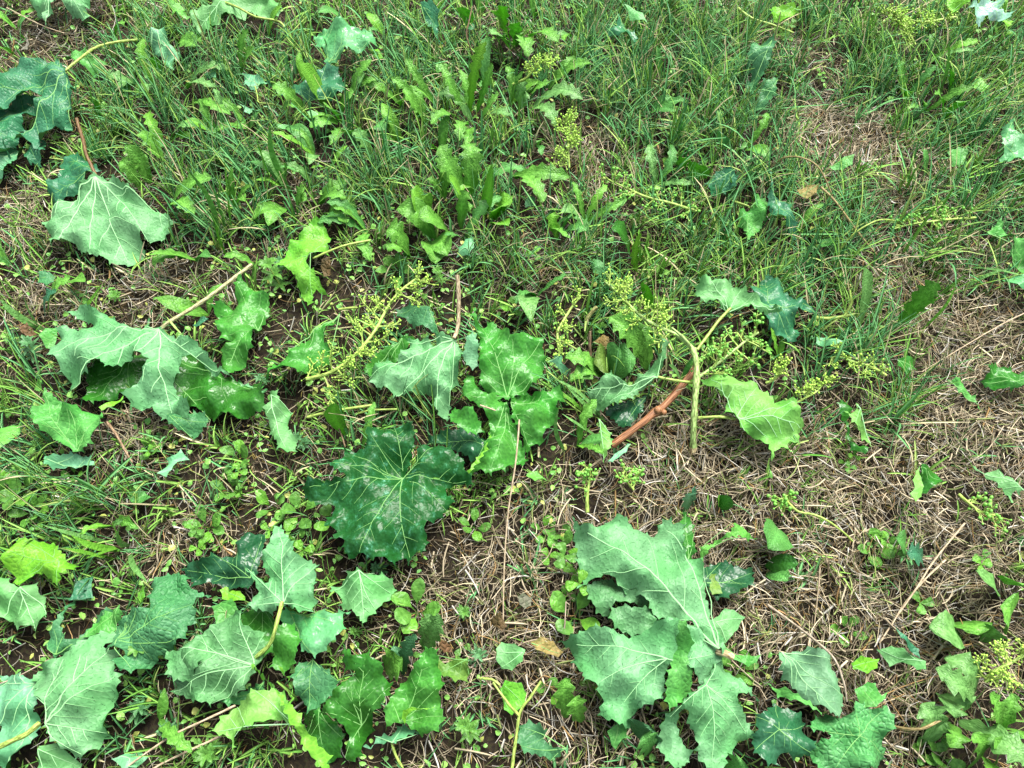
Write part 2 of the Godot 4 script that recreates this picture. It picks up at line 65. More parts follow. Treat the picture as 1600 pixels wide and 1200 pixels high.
	{n="vine_leaf",l="blue-mint leaf in the bottom left corner under a green stalk",w="",at=[-354,-72],b=[{n="blade",m="mint",o=[-42,-11,-22,-7,-14,-9,-1,-4,11,3,7,14,8,29,7,40,1,51,-2,61,-18,61],c=[0,0,31,-3,55,21,-24,28,23,-38,-5,18]}],t=[-3,55,-24,28,-38,-5],p=[],r=1.6,pm="petiole"},
	{n="vine_leaf",l="pale leaf at the bottom edge right of the corner leaf",w="",at=[-337,-28],b=[{n="blade",m="pale2",o=[0,-2,11,-5,18,4,26,9,27,16,-6,16,-3,7],c=[0,0,28,25,12,14,0,15,17]}],t=[26,12,0,15],p=[],r=1.6,pm="petiole"},
	{n="vine_leaf",l="pale leaf with dark crack marks and folded flap, lower left of centre",w="",at=[-189,-83],b=[{n="blade",m="bruised",o=[-44,-20,-36,-28,-29,-35,-25,-37,-12,-40,-11,-30,-1,-25,4,-26,4,-18,8,-12,5,-3,5,6,-3,17,-11,21,-24,22,-28,29,-35,25,-44,25,-62,19,-59,12,-67,7,-67,1,-74,-7,-76,-14,-59,-13,-48,-18],c=[0,0,41,-73,-12,34,-61,18,32,-13,-38,41,-28,27,32,-31,-5,50]}, {n="folded_flap",m="bruised",o=[-70,-12,-55,-12,-45,-11,-31,-4,-35,3,-44,13,-55,12,-63,7,-67,-5],c=[-31,-4,51,-70,-11,40,-55,12,41]}],t=[-73,-12,-60,18,-14,-37,-29,26,-42,-17],p=[],r=1.6,pm="petiole"},
	{n="vine_leaf",l="dark glossy bluish leaf left of the pale five-lobed leaf",w="",at=[-206,-150],b=[{n="blade",m="dark",o=[-57,-7,-49,-16,-38,-12,-31,-18,-15,-19,-15,-27,-12,-38,1,-36,7,-39,8,-20,7,-3,1,10,-17,8,-35,4,-44,8,-54,-2],c=[0,0,36,-54,-7,26,-31,-17,33,3,-35,32]}],t=[-54,-7,-31,-17,3,-35],p=[],r=1.6,pm="petiole"},
	{n="vine_leaf",l="dull thin green leaf between dead stems at lower left",w="",at=[-346,-93],b=[{n="blade",m="mid",o=[-2,-43,4,-43,3,-38,-1,-27,0,-20,8,-11,14,-20,19,-31,29,-36,40,-36,30,-21,21,-10,8,0,0,3,-13,-7,-11,-17,-6,-29],c=[0,0,28,3,-42,20,38,-35,20,-11,-9,22]}],t=[3,-42,38,-35,-11,-9],p=[],r=1.6,pm="petiole"},
	{n="vine_leaf",l="yellow-olive small leaf at the tip of the dark glossy leaf",w="",at=[-210,-134],b=[{n="blade",m="lime",o=[-21,-8,-17,-11,-4,-7,1,-2,2,1,-10,2,-18,-1],c=[0,0,27,-19,-8,23]}],t=[-19,-8],p=[],r=1.6,pm="petiole"},
	{n="vine_leaf",l="olive lobed leaf under dry grass, bottom middle",w="",at=[-34,-89],b=[{n="blade",m="olive",o=[-32,-8,-23,-8,-21,-1,-14,1,-9,-4,1,-2,4,7,1,15,-8,16,-17,12,-24,10],c=[0,0,28,2,12,18,-22,10,24,-30,-7,19]}],t=[2,13,-22,10,-30,-7],p=[],r=1.6,pm="petiole"},
	{n="vine_leaf",l="dull toothed leaf on soil at the bottom edge, middle",w="",at=[38,-28],b=[{n="blade",m="mid",o=[-34,-16,-26,-21,-18,-18,-12,-13,-13,-5,2,0,-4,5,-10,9,-18,5,-29,3,-36,-4],c=[0,0,30,-33,-15,23,-11,8,25,-33,-3,22]}],t=[-33,-15,-11,8,-33,-3],p=[],r=1.6,pm="petiole"},
	{n="vine_leaf",l="small round pale leaf right of the dry thin stem, bottom middle",w="",at=[8,-93],b=[{n="blade",m="pale2",o=[-20,-4,-16,-9,-6,-7,2,-2,0,6,-8,12,-16,10,-20,4],c=[0,0,31,-19,-2,26,-16,9,26]}],t=[-19,-2,-16,9],p=[],r=1.6,pm="petiole"},
	{n="vine_leaf",l="bright green leaf with yellow stalk at bottom middle",w="",at=[-9,-72],b=[{n="blade",m="lime2",o=[0,4,4,-2,16,-1,20,6,18,15,9,21,3,17],c=[0,0,30,17,13,16,8,20,16]}],t=[17,13,8,20],p=[0,26,1,-6,26,-3,-15,23,-4],r=1.2,pm="petiole"},
	{n="vine_leaf",l="largest pale leaf, split into three lobes with a rosy stalk stub, lower right of centre",w="",at=[149,-92],b=[{n="blade",m="pale",o=[-102,-101,-93,-95,-90,-94,-86,-97,-82,-94,-79,-95,-75,-100,-66,-104,-58,-102,-49,-95,-40,-94,-35,-90,-32,-98,-28,-104,-21,-105,-17,-98,-11,-96,-16,-75,-10,-67,-3,-69,0,-50,2,-30,4,-14,6,-2,6,3,2,4,-6,-6,-13,-14,-21,-20,-30,-22,-40,-22,-47,-30,-48,-37,-54,-41,-62,-42,-68,-48,-73,-54,-81,-54,-91,-51,-99,-48,-94,-55,-96,-63,-101,-67,-98,-75,-101,-86],c=[1,1,48,-99,-99,40,-29,-102,42,-12,-67,48,-52,-60,59,-67,-48,46,-41,-24,48,-96,-49,37]}, {n="lobe",m="pale",o=[-115,-8,-106,-12,-99,-15,-87,-20,-74,-16,-59,-12,-45,-19,-36,-23,-22,-21,-11,-16,7,0,3,7,-5,19,-13,29,-14,22,-22,13,-30,9,-36,13,-37,26,-40,32,-48,36,-56,38,-59,40,-63,54,-68,51,-73,49,-80,46,-89,43,-86,37,-84,31,-91,28,-89,22,-99,22,-98,16,-99,12,-105,5,-103,0],c=[1,1,49,-111,-6,35,-87,41,34,-63,51,32,-60,9,54,-38,13,48,-17,28,46],v=[-37,6,-103,-6,-69,35,-89,23,-1,2]}, {n="lobe",m="pale",o=[2,-3,5,-4,7,7,12,13,18,17,25,24,31,33,19,29,12,31,20,41,24,47,26,58,13,61,8,69,6,67,2,73,-1,79,-5,80,-9,77,-15,79,-18,72,-21,65,-19,59,-22,51,-25,48,-27,39,-29,44,-27,57,-21,65,-21,73,-32,78,-36,77,-42,72,-43,66,-46,63,-43,49,-39,41,-24,29,-12,20],c=[0,2,49,28,34,35,23,57,29,-8,76,32,-38,72,32,-13,30,51,-20,58,44],v=[-11,24,-36,44,-9,73,1,4,20,54,10,34]}, {n="torn_lobe",m="bruised",o=[-93,-52,-80,-57,-70,-59,-65,-52,-55,-46,-44,-46,-42,-34,-49,-33,-59,-36,-72,-35,-74,-24,-85,-29,-91,-40],c=[-93,-52,32,-65,-52,33,-42,-34,33,-72,-35,31,-91,-40,33]}, {n="torn_lobe",m="bruised",o=[-75,-34,-63,-36,-49,-33,-40,-31,-41,-24,-28,-25,-18,-24,-10,-18,-19,-14,-36,-14,-50,-11,-59,-11,-72,-17,-77,-24],c=[-75,-34,42,-40,-31,46,-18,-24,39,-36,-14,39,-72,-17,40]}, {n="curled_lobe",m="green2",o=[-30,-20,-23,-20,-17,-4,-21,7,-17,12,-18,28,-27,35,-37,41,-41,34,-40,23,-39,14,-34,10,-42,0,-32,-1],c=[-30,-17,53,-18,-2,59,-37,39,46,-41,1,54]}, {n="torn_lobe",m="bruised",o=[-12,-14,1,-4,3,1,-1,13,-13,25,-16,10,-17,-1],c=[-12,-14,42,1,-4,43,3,1,45,-1,13,38,-13,25,42,-16,10,38,-17,-1,43]}],t=[-93,-91,-27,-96,-4,-65,-39,-26],p=[0,51,1,3,53,2,7,51,3,11,50,5],r=3.2,pm="rosy_stub"},
	{n="vine_leaf",l="dark green toothed leaf behind the top of the largest pale leaf",w="",at=[137,-160],b=[{n="blade",m="greendark",o=[-6,-31,-2,-33,1,-41,5,-44,10,-30,8,-7,4,-1,0,1,-8,-4],c=[0,0,45,4,-42,33,10,-28,41]}],t=[4,-42,10,-28],p=[],r=1.6,pm="petiole"},
	{n="vine_leaf",l="dark wet glossy leaf right of the largest pale leaf",w="",at=[147,-144],b=[{n="blade",m="dark",o=[0,-13,11,-18,22,-20,32,-16,41,-14,45,-18,48,-12,43,-5,42,2,28,7,19,12,11,13,5,7,1,-3],c=[0,0,37,46,-12,29,39,1,32,19,-18,30]}, {n="curled_edge",m="olive",o=[3,-1,9,-8,14,-9,15,1,15,8,7,9],c=[3,-1,34,9,-8,36,15,-10,31,15,0,31,14,8,37,7,9,36]}],t=[46,-12,39,1,19,-18],p=[],r=1.6,pm="petiole"},
	{n="vine_leaf",l="light green leaf with pointed teeth above the dark glossy leaf at right",w="",at=[149,-170],b=[{n="blade",m="green",o=[31,-27,39,-22,51,-13,43,-10,31,-11,14,-5,2,8,-2,9,-1,-3,15,-11,26,-17],c=[0,0,34,31,-25,30,49,-13,20]}],t=[31,-25,49,-13],p=[],r=1.6,pm="petiole"},
	{n="vine_leaf",l="mint leaf piece beside the stub of the largest pale leaf",w="",at=[155,-115],b=[{n="blade",m="pale2",o=[-3,-2,9,-11,16,-10,25,-5,18,4,12,9,6,15,-1,12],c=[0,0,37,23,-4,30,7,13,29]}],t=[23,-4,7,14],p=[],r=1.6,pm="petiole"},
	{n="vine_leaf",l="small green leaf pointing right below the rosy stalk stub",w="",at=[156,-99],b=[{n="blade",m="green2",o=[-1,-1,6,5,20,8,31,7,26,13,19,16,9,11,0,7],c=[0,0,37,30,7,30,18,15,32]}],t=[29,7,18,15],p=[],r=1.6,pm="petiole"},
	{n="vine_leaf",l="green tapering leaf pair under the middle lobe of the largest leaf",w="",at=[77,-45],b=[{n="blade",m="green2",o=[-8,5,0,-1,8,1,6,7,10,10,3,10,-2,17,-5,14],c=[0,0,28,-4,15,21,9,9,21]}],t=[-4,15,9,9],p=[],r=1.6,pm="petiole"},
	{n="vine_leaf",l="notched grey-green leaf with dry straws on it, lower right",w="",at=[199,-92],b=[{n="blade",m="greyunder",o=[-4,-2,9,-1,19,-4,35,-5,39,0,43,6,44,17,45,28,45,36,40,39,36,46,26,42,19,36,12,31,7,24,-1,19,-4,12],c=[0,0,43,35,44,35,43,29,36,39,4,32,6,23,36]}, {n="folded_rim",m="green2",o=[-10,20,0,23,8,28,17,32,24,41,21,43,12,36,2,33,-6,31],c=[-10,20,31,8,28,41]}],t=[35,44,43,29,39,4,6,23],p=[],r=1.6,pm="petiole"},
	{n="vine_leaf",l="dark wet crinkled leaf at the bottom edge right of the largest leaf",w="",at=[189,-40],b=[{n="blade",m="darkwet",o=[-16,-11,-4,-15,3,-19,11,-15,21,-13,25,-5,21,4,26,7,21,17,10,20,1,15,-1,23,-11,24,-20,15,-19,3,-15,-3],c=[0,0,40,4,-17,34,24,-4,28,21,15,38,-18,13,35,-15,-9,38]}],t=[4,-17,24,-4,21,15,-18,13,-15,-9],p=[],r=1.6,pm="petiole"},
	{n="vine_leaf",l="broad mid green veined leaf at the bottom edge, right",w="",at=[246,-36],b=[{n="blade",m="greenmatte",o=[-38,-6,-27,-14,-16,-16,-7,-13,2,-25,9,-23,16,-18,26,-23,29,-14,29,-5,21,0,23,7,25,14,15,22,-20,25,-31,22,-34,11,-34,5,-26,1,-17,-1,-32,-2],c=[0,0,39,-35,-6,28,2,-23,30,26,-21,28,23,13,25,-19,23,25]}],t=[-35,-6,2,-23,26,-21,23,13,-19,23],p=[],r=1.6,pm="petiole"},
	{n="vine_leaf",l="small bright green leaf with a hole, lower right",w="",at=[252,-83],b=[{n="blade",m="lime",o=[-1,-2,6,-7,17,-7,26,-7,22,0,10,5,6,3,0,2],c=[0,0,37,25,-6,26,9,4,33]}],t=[25,-6,9,4],p=[],r=1.6,pm="petiole"},
	{n="vine_leaf",l="upright green leaf fragment above the broad veined leaf, lower right",w="",at=[261,-56],b=[{n="blade",m="green2",o=[-8,-12,2,-17,7,-16,8,-7,17,-12,10,-5,1,1,-9,2,-8,-4],c=[0,0,40,-1,-15,28,16,-12,34]}],t=[-1,-15,16,-12],p=[],r=1.6,pm="petiole"},
	{n="vine_leaf",l="pale folded leaf with bluish flap among straw, lower right",w="",at=[306,-87],b=[{n="blade",m="pale2",o=[-25,-11,-15,-13,-7,-11,-2,-2,2,0,0,6,-5,6,-10,-1,-19,2,-20,-3],c=[0,0,31,-23,-11,20,-18,0,18]}, {n="folded_flap",m="teal",o=[-19,-23,-14,-17,-5,-13,0,-9,-1,-2,-4,-5,-11,-10,-18,-15],c=[-19,-23,44,-1,-2,31]}],t=[-23,-11,-19,1],p=[],r=1.6,pm="petiole"},
	{n="leaf",l="round pale leaf with light veins on the shoot's upper stalk",w="vine_shoot",at=[200,-392],b=[{n="blade",m="pale2",o=[-29,-15,-29,-27,-25,-31,-17,-41,-10,-32,5,-33,16,-22,19,-12,34,-5,62,-6,51,2,35,6,13,5,0,2,-16,-5,-26,-9],c=[0,0,46,-16,-39,53,-27,-15,44,60,-7,42]}],t=[-16,-36,-25,-20,13,-21,53,-5],p=[0,46,0,-12,47,13,-24,48,29,-36,48,45],r=1.7,pm="petiole"},
	{n="vine_leaf",l="shiny blue-green leaf lying behind the round pale leaf",w="",at=[239,-400],b=[{n="blade",m="tealwet",o=[-14,-27,-1,-38,11,-51,19,-43,25,-24,38,-11,54,-5,48,4,25,4,31,21,25,30,12,31,-3,23,-11,11,-2,7,-6,-4],c=[0,0,36,10,-45,24,49,-4,30,22,27,28]}],t=[10,-45,49,-4,22,27],p=[],r=1.6,pm="petiole"},
	{n="leaf",l="yellowish green toothed leaf on the shoot's lower right stalk",w="vine_shoot",at=[190,-281],b=[{n="blade",m="pale3",o=[-25,-45,-10,-51,0,-49,13,-43,23,-34,34,-31,41,-18,54,-17,54,-8,64,2,55,11,55,21,43,20,48,26,35,25,30,31,29,47,26,39,23,21,3,8,-12,-3,-4,-21,-19,-31],c=[0,0,44,23,-32,47,62,4,40,30,43,28,-22,-43,37,26,-1,48]}],t=[59,4,51,-14,29,40,23,-31,-15,-43],p=[0,44,0,-14,46,-1,-31,42,-2],r=1.6,pm="petiole"},
	{n="leaf",l="bruised pale folded leaf on the shoot's left stalk",w="vine_shoot",at=[127,-320],b=[{n="blade",m="bruised",o=[-65,3,-55,2,-45,-10,-39,-12,-34,-4,-21,2,-17,-7,-9,-7,0,-16,4,-26,1,-37,14,-33,9,-17,2,2,-16,12,-21,17,-35,23,-47,23,-55,16],c=[0,0,47,6,-31,53,-63,3,31,-43,21,32]}],t=[-62,3,-43,19,5,-28,-39,-9],p=[0,47,0,12,47,3,30,44,4],r=1.6,pm="petiole"},
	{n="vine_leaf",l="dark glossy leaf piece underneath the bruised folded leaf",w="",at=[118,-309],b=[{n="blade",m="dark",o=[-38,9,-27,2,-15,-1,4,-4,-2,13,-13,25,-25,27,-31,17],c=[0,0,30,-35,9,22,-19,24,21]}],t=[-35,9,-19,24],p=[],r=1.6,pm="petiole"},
	{n="vine_leaf",l="light green pointed leaf leaning on the brown cane",w="",at=[74,-281],b=[{n="blade",m="pale3",o=[-1,-2,6,3,12,7,11,16,14,18,7,27,4,34,0,25,-6,23,1,18,0,9],c=[0,0,40,4,32,29,13,9,32]}],t=[4,32,12,10],p=[],r=1.6,pm="petiole"},
	{n="vine_leaf",l="small grey leaf behind the foot of the brown cane",w="",at=[101,-263],b=[{n="blade",m="mint",o=[-14,8,-2,-1,0,0,-4,7,-11,12,-16,16,-20,15],c=[0,0,30,-16,15,27]}],t=[-16,15],p=[],r=1.6,pm="petiole"},
	{n="vine_leaf",l="light green leaf beside the left stem of bare grape stalk",w="",at=[45,-351],b=[{n="blade",m="mint",o=[-14,6,-2,-2,1,2,0,6,3,8,8,12,4,17,-1,13,-3,10,-8,6],c=[0,0,34,3,14,23,-13,6,29]}],t=[3,14,-13,6],p=[],r=1.6,pm="petiole"},
	{n="vine_leaf",l="narrow toothed pale leaf sprouting between grape stems, right of shoot",w="",at=[300,-364],b=[{n="blade",m="mint",o=[-17,-11,-7,-11,2,0,-6,3,-13,0,-18,-5],c=[0,0,33,-16,-9,22]}],t=[-16,-9],p=[],r=1.6,pm="petiole"},
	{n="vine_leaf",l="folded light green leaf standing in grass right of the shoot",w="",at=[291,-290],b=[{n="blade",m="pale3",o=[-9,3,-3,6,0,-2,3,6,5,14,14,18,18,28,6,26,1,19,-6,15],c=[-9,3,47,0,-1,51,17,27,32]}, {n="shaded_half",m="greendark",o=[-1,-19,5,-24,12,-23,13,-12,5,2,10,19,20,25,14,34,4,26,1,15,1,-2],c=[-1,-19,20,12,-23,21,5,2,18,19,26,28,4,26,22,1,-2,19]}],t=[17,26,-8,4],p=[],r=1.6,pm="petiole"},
	{n="vine_leaf",l="curled green leaf standing in a dark hole in the straw at right",w="",at=[342,-241],b=[{n="blade",m="greendark",o=[0,-2,14,-6,23,-1,23,7,14,12,7,18,2,17,-2,10],c=[0,0,33,22,6,19,3,16,19]}, {n="curled_rim",m="pale3",o=[-6,4,0,-2,-5,10,-6,20,-9,28,-16,33,-19,26,-14,21,-14,14],c=[-5,3,33,-5,10,36,-9,27,38,-20,26,42,-14,14,41]}],t=[22,6,3,16],p=[],r=1.6,pm="petiole"},
	{n="vine_leaf",l="pale long torn leaf on straw at the right edge",w="",at=[424,-222],b=[{n="blade",m="pale2",o=[-32,-24,-20,-19,-12,-23,-9,-11,2,-2,-2,4,-9,2,-6,13,-12,10,-19,-3,-22,-13],c=[0,0,34,-30,-23,23,-6,11,28]}],t=[-30,-23,-7,11],p=[],r=1.6,pm="petiole"},
	{n="vine_leaf",l="dark green leaf cluster in a hollow at the right edge",w="",at=[448,-323],b=[{n="blade",m="greendark",o=[-26,-5,-19,-14,-23,-18,-9,-23,3,-17,7,-12,18,-18,26,-11,17,4,-3,7,-15,4],c=[0,0,28,-21,-16,25,-23,-6,15,23,-11,25]}],t=[-21,-17,-24,-5,23,-11],p=[],r=1.6,pm="petiole"},
	{n="vine_leaf",l="small dark yellowish leaf in long grass right of the grape stems",w="",at=[348,-344],b=[{n="blade",m="greendark",o=[-1,-1,13,-9,22,-8,19,-1,23,2,13,7,9,15,4,8,-2,6],c=[0,0,31,22,2,22,10,12,27]}],t=[22,2,10,12],p=[],r=1.6,pm="petiole"},
	{n="vine_leaf",l="light green leaf edge at the right border, upper part",w="",at=[466,-486],b=[{n="blade",m="green2",o=[-7,3,18,-19,22,-6,29,7,44,18,33,57,10,56,28,40,14,27,11,10],c=[0,0,42,29,46,31,20,-13,35]}],t=[29,46,20,-13],p=[],r=1.6,pm="petiole"},
	{n="vine_leaf",l="wet curled leaf at the right border below the light green edge",w="",at=[491,-432],b=[{n="blade",m="mintwet",o=[-24,0,-12,-3,4,-4,-2,18,-11,11,-20,4],c=[0,0,42,-21,0,34]}],t=[-21,0],p=[],r=1.6,pm="petiole"},
	{n="vine_leaf",l="dull narrow leaf half sunk in dry grass at right",w="",at=[391,-327],b=[{n="blade",m="green2",o=[-2,-1,10,-3,15,1,24,12,27,25,21,19,7,12],c=[0,0,30,26,21,17]}],t=[26,21],p=[],r=1.6,pm="petiole"},
	{n="vine_leaf",l="bright pointed leaf in long grass right of the tan tendril",w="",at=[360,-593],b=[{n="blade",m="green2",o=[-26,10,-10,1,1,-2,-3,11,-13,15,-22,14],c=[0,0,34,-24,10,29]}],t=[-24,10],p=[],r=1.6,pm="petiole"},
	{n="vine_leaf",l="mid green leaf hidden in grass above the right berry stalk",w="",at=[457,-593],b=[{n="blade",m="green2",o=[0,-2,17,-14,25,-6,19,11,5,12],c=[0,0,34,21,5,30]}],t=[21,5],p=[],r=1.6,pm="petiole"},
	{n="dead_leaf",l="small curled brown dead leaf at the foot of the thin straight straw",w="",at=[-10,-123],b=[{n="blade",m="deadbrown",o=[-8,3,-2,0,1,-2,4,5,6,9,2,12,-5,7],c=[0,0,25,-7,4,17]}],t=[-7,4],p=[],r=1.6,pm="petiole"},
	{n="dead_leaf",l="brown crumpled dead leaf beside the bright folded leaf, bottom middle",w="",at=[-55,-103],b=[{n="blade",m="deadbrown",o=[0,-1,5,0,9,4,9,7,3,8,-1,5],c=[0,0,25,9,6,16]}],t=[9,7],p=[],r=1.6,pm="petiole"},
	{n="dead_leaf",l="pinkish grey dried petal on straw left of the largest leaf",w="",at=[5,-136],b=[{n="blade",m="deadgrey",o=[-1,0,4,-3,11,0,10,6,5,9,1,6],c=[0,0,24,10,6,21]}],t=[10,6],p=[],r=1.6,pm="petiole"},
	{n="dead_leaf",l="brown broken bark chip beside the oval yellow-green leaf, left",w="",at=[-461,-386],b=[{n="blade",m="deadbrown",o=[-1,0,4,-6,10,0,14,5,7,8,3,6],c=[0,0,25,12,4,16]}],t=[13,5],p=[],r=1.6,pm="petiole"},
	{n="dead_leaf",l="grey curled dry leaf in the top left grass",w="",at=[-572,-790],b=[{n="blade",m="deadgrey",o=[-1,2,1,-2,6,15,8,25,2,29,1,19],c=[0,0,30,4,27,26]}],t=[4,27],p=[],r=1.6,pm="petiole"},
	{n="dead_leaf",l="withered yellow leaf beside the largest leaf's middle lobe",w="",at=[15,-101],b=[{n="blade",m="tan",o=[-1,-1,7,-5,17,-2,24,6,20,10,10,7,3,5],c=[0,0,28,22,7,19]}],t=[22,7],p=[],r=1.6,pm="petiole"},
	{n="dead_leaf",l="cream withered leaf under the bare knobbly grape stem",w="",at=[75,-366],b=[{n="blade",m="tan",o=[-1,0,10,-11,15,-9,17,0,11,3,5,2],c=[0,0,30,16,0,20]}],t=[16,0],p=[],r=1.6,pm="petiole"},
	{n="dead_leaf",l="dark rotted leaf scrap in grass above the left end of the grape stem",w="",at=[-183,-467],b=[{n="blade",m="deadbrown",o=[-4,3,3,-1,6,7,4,17,-2,19,-5,10],c=[0,0,24,-1,18,14]}],t=[-1,18],p=[],r=1.6,pm="petiole"},
	{n="vine_leaf",l="green leaf filling the gap under the deep green standing leaf",w="",at=[-141,-54],b=[{n="blade",m="greendark",o=[-16,0,0,-2,12,6,20,15,18,31,6,37,-6,28,-15,15],c=[0,0,22,6,34,9,17,18,12,-12,15,11]}],t=[6,34,17,18,-12,15],p=[],r=1.6,pm="petiole"},
	{n="vine_leaf",l="green leaf edge between the broad pale leaf and the wrinkled teal leaf",w="",at=[-303,-127],b=[{n="blade",m="green2",o=[-35,26,-24,10,-14,1,0,-2,9,6,-2,14,-2,22,-18,20],c=[0,0,30,-33,25,17,-2,20,22]}],t=[-33,25,-2,20],p=[],r=1.6,pm="petiole"},
	{n="vine_leaf",l="green leaf half covered by the pale five-lobed leaf's left side",w="",at=[-193,-127],b=[{n="blade",m="greenwet",o=[-2,-3,-20,5,-11,25,1,42,11,32,13,16,7,2],c=[0,0,28,-1,40,20,-16,15,15,11,22,16]}],t=[-1,40,-16,15,11,22],p=[],r=1.6,pm="petiole"},
	{n="vine_leaf",l="mid green leaf under the lower edge of the cracked pale leaf",w="",at=[-185,-73],b=[{n="blade",m="greenmatte",o=[-36,12,-25,7,-13,2,0,-2,5,7,-9,14,-24,17],c=[0,0,28,-33,12,25,-14,14,16]}],t=[-34,12,-14,14],p=[],r=1.6,pm="petiole"},
]
const STALKS = [
	["dry_stalk","thin straight dry straw stalk standing beside the dark star leaf","stalk","straw",0.9,0.7,[6,70,-268,3,62,-235,-3,46,-198,-6,32,-161,-7,16,-120]],
	["dry_stalk","long bent dry stalk lying across straw at lower right","stalk","straw",1.0,0.8,[368,30,-194,338,26,-165,318,24,-142,300,18,-121,285,14,-103]],
	["dry_stalk","second dry stalk running alongside the long bent one, with a frayed end","stalk","straw",1.1,0.7,[349,22,-166,328,22,-150,308,20,-131,295,18,-115]],
	["dry_stalk","grey curved dry stalk lying over the notched grey-green leaf","stalk","greystraw",1.3,0.9,[203,14,-132,217,26,-115,225,48,-97,232,54,-85,236,52,-70,239,44,-58]],
	["dry_stalk","pale thin dry stalk upright in moss above the grey curved one","stalk","straw",0.8,0.6,[241,36,-156,240,28,-142,237,12,-115]],
	["dry_stalk","knobbly pale dead twig below the five-toothed leaf","twig","twig",1.6,1.0,[-357,20,-289,-344,22,-275,-333,22,-260,-326,20,-251]],
	["dry_stalk","long tan dry stalk crossing the bottom left grass","stalk","straw",1.1,0.9,[-203,26,-57,-223,28,-47,-245,26,-37,-268,22,-22,-279,20,-14]],
	["dry_stalk","second tan dry stalk lying lower than its neighbour at the bottom left","stalk","straw",1.1,0.9,[-211,22,-37,-230,24,-28,-251,24,-18,-263,22,-10]],
	["dry_stalk","fine straw stalk lying from the yellow-green leaf to the wrinkled teal leaf","stalk","greystraw",0.8,0.6,[-348,14,-96,-360,18,-86,-376,20,-76,-393,20,-70]],
	["dry_stalk","long pale grass stalk slanting over the dry patch at the right edge","stalk","straw",0.8,0.6,[474,46,-390,442,42,-375,405,36,-355,372,24,-338]],
	["dry_stalk","thin pale stalk in the top left corner grass","stalk","straw",0.8,0.6,[-608,30,-835,-575,30,-814,-556,26,-806,-535,20,-802]],
	["dry_stalk","brown bent stem rising from grass near the top edge","stem","twig",1.2,0.9,[-44,14,-761,-48,34,-758,-52,46,-765,-49,56,-774,-45,66,-788]],
	["dry_stalk","upright straw tip between dandelion leaves in the upper middle","stalk","straw",1.4,0.5,[-103,14,-569,-107,30,-576,-108,44,-583]],
	["dry_stalk","reddish brown twig lying below the star leaf and tall stalked leaf","twig","twig",1.0,0.7,[-169,16,-315,-159,18,-296,-152,18,-283,-146,14,-268]],
	["dry_stalk","short pale straw lying on the wet leaf near its vein centre","straw","straw",0.9,0.7,[-27,50,-291,-20,51,-288,-14,50,-286]],
	["dry_stalk","thin tan stalk among clover left of the largest leaf","stalk","greystraw",0.8,0.6,[40,14,-105,41,24,-118,42,26,-132]],
	["leaf_stalk","thick yellow-green leaf stalk lying across straw near the top right","stalk","petiole",1.9,1.5,[267,40,-821,282,38,-805,309,34,-797,332,28,-792]],
	["leaf_stalk","slender green fork-shaped stalk at the bottom middle","stalk","petiole",1.5,1.2,[0,24,-16,3,30,-36,6,36,-52,13,40,-61,21,40,-72]],
	["leaf_stalk","pale green leaf stalk crossing grass below the grape stem","stalk","petiole",1.7,1.5,[-181,20,-294,-158,26,-297,-135,28,-300,-123,26,-303]],
	["leaf_stalk","short green stalk just below the pale crossing stalk","stalk","petiole",1.2,1.2,[-136,22,-297,-124,24,-299,-102,22,-301]],
	["leaf_stalk","curved brownish leaf stalk at the lower right among dandelion leaves","stalk","tanstalk",1.5,1.3,[279,14,-45,282,24,-42,293,34,-41,310,36,-48,325,34,-54]],
	["leaf_stalk","yellow hooked stalk lying on the straw, lower right of the shoot","stalk","petiole",1.5,1.0,[228,20,-220,231,26,-210,236,28,-204,247,30,-201,258,30,-195,270,26,-187,278,20,-182]],
	["tendril","arching tan tendril in the upper right grass","tendril","tanstalk",1.1,0.9,[273,40,-575,276,54,-569,286,66,-558,300,66,-548,310,58,-537,319,46,-527]],
	["tendril","green forked tendril stem crossing the upper right grass","tendril","petiole",1.2,0.9,[327,24,-478,333,36,-483,343,44,-488,361,44,-497,380,38,-501]],
	["tendril","thin green twig rising from the forked tendril in the upper right","tendril","petiole",0.8,0.6,[336,38,-485,340,50,-501,342,60,-518,344,64,-535]],
	["dry_stalk","brown woody stalk running down from the arching tan tendril","stalk","tanstalk",1.5,1.2,[311,44,-539,324,40,-524,340,30,-504,354,22,-487,368,12,-477]],
	["tendril","yellow hooked tendril left of the dark teal leaf, upper lawn","tendril","petiole",0.9,0.7,[-288,30,-700,-281,34,-680,-277,36,-668,-263,34,-668,-259,28,-670]],
	["vine_cane","reddish brown woody cane with a swollen knot in the middle of the lawn","cane","cane",3.6,3.6,[86,24,-265,102,28,-276,115,31,-285,122,32,-291,131,33,-297,146,36,-313,163,38,-333]],
	["dry_stalk","flattened brown straw end poking out left of the cane's foot","stalk","straw",1.6,0.8,[77,18,-255,69,18,-249,59,14,-242]],
	["leaf_stalk","forked pale green stem piece right of the blue-green shiny leaf","stem","petiole",2.2,1.9,[283,26,-395,295,30,-391,308,34,-391,317,36,-392]],
	["leaf_stalk","pale snapped stem stub in grass left of the shoot","stem","stubtan",2.3,2.3,[79,36,-400,74,30,-397,70,24,-393]],
	["leaf_stalk","dark broken stub standing beside tiny dead leaves left of the shoot","stem","twig",1.8,1.8,[73,14,-360,72,24,-369,72,32,-376]],
]
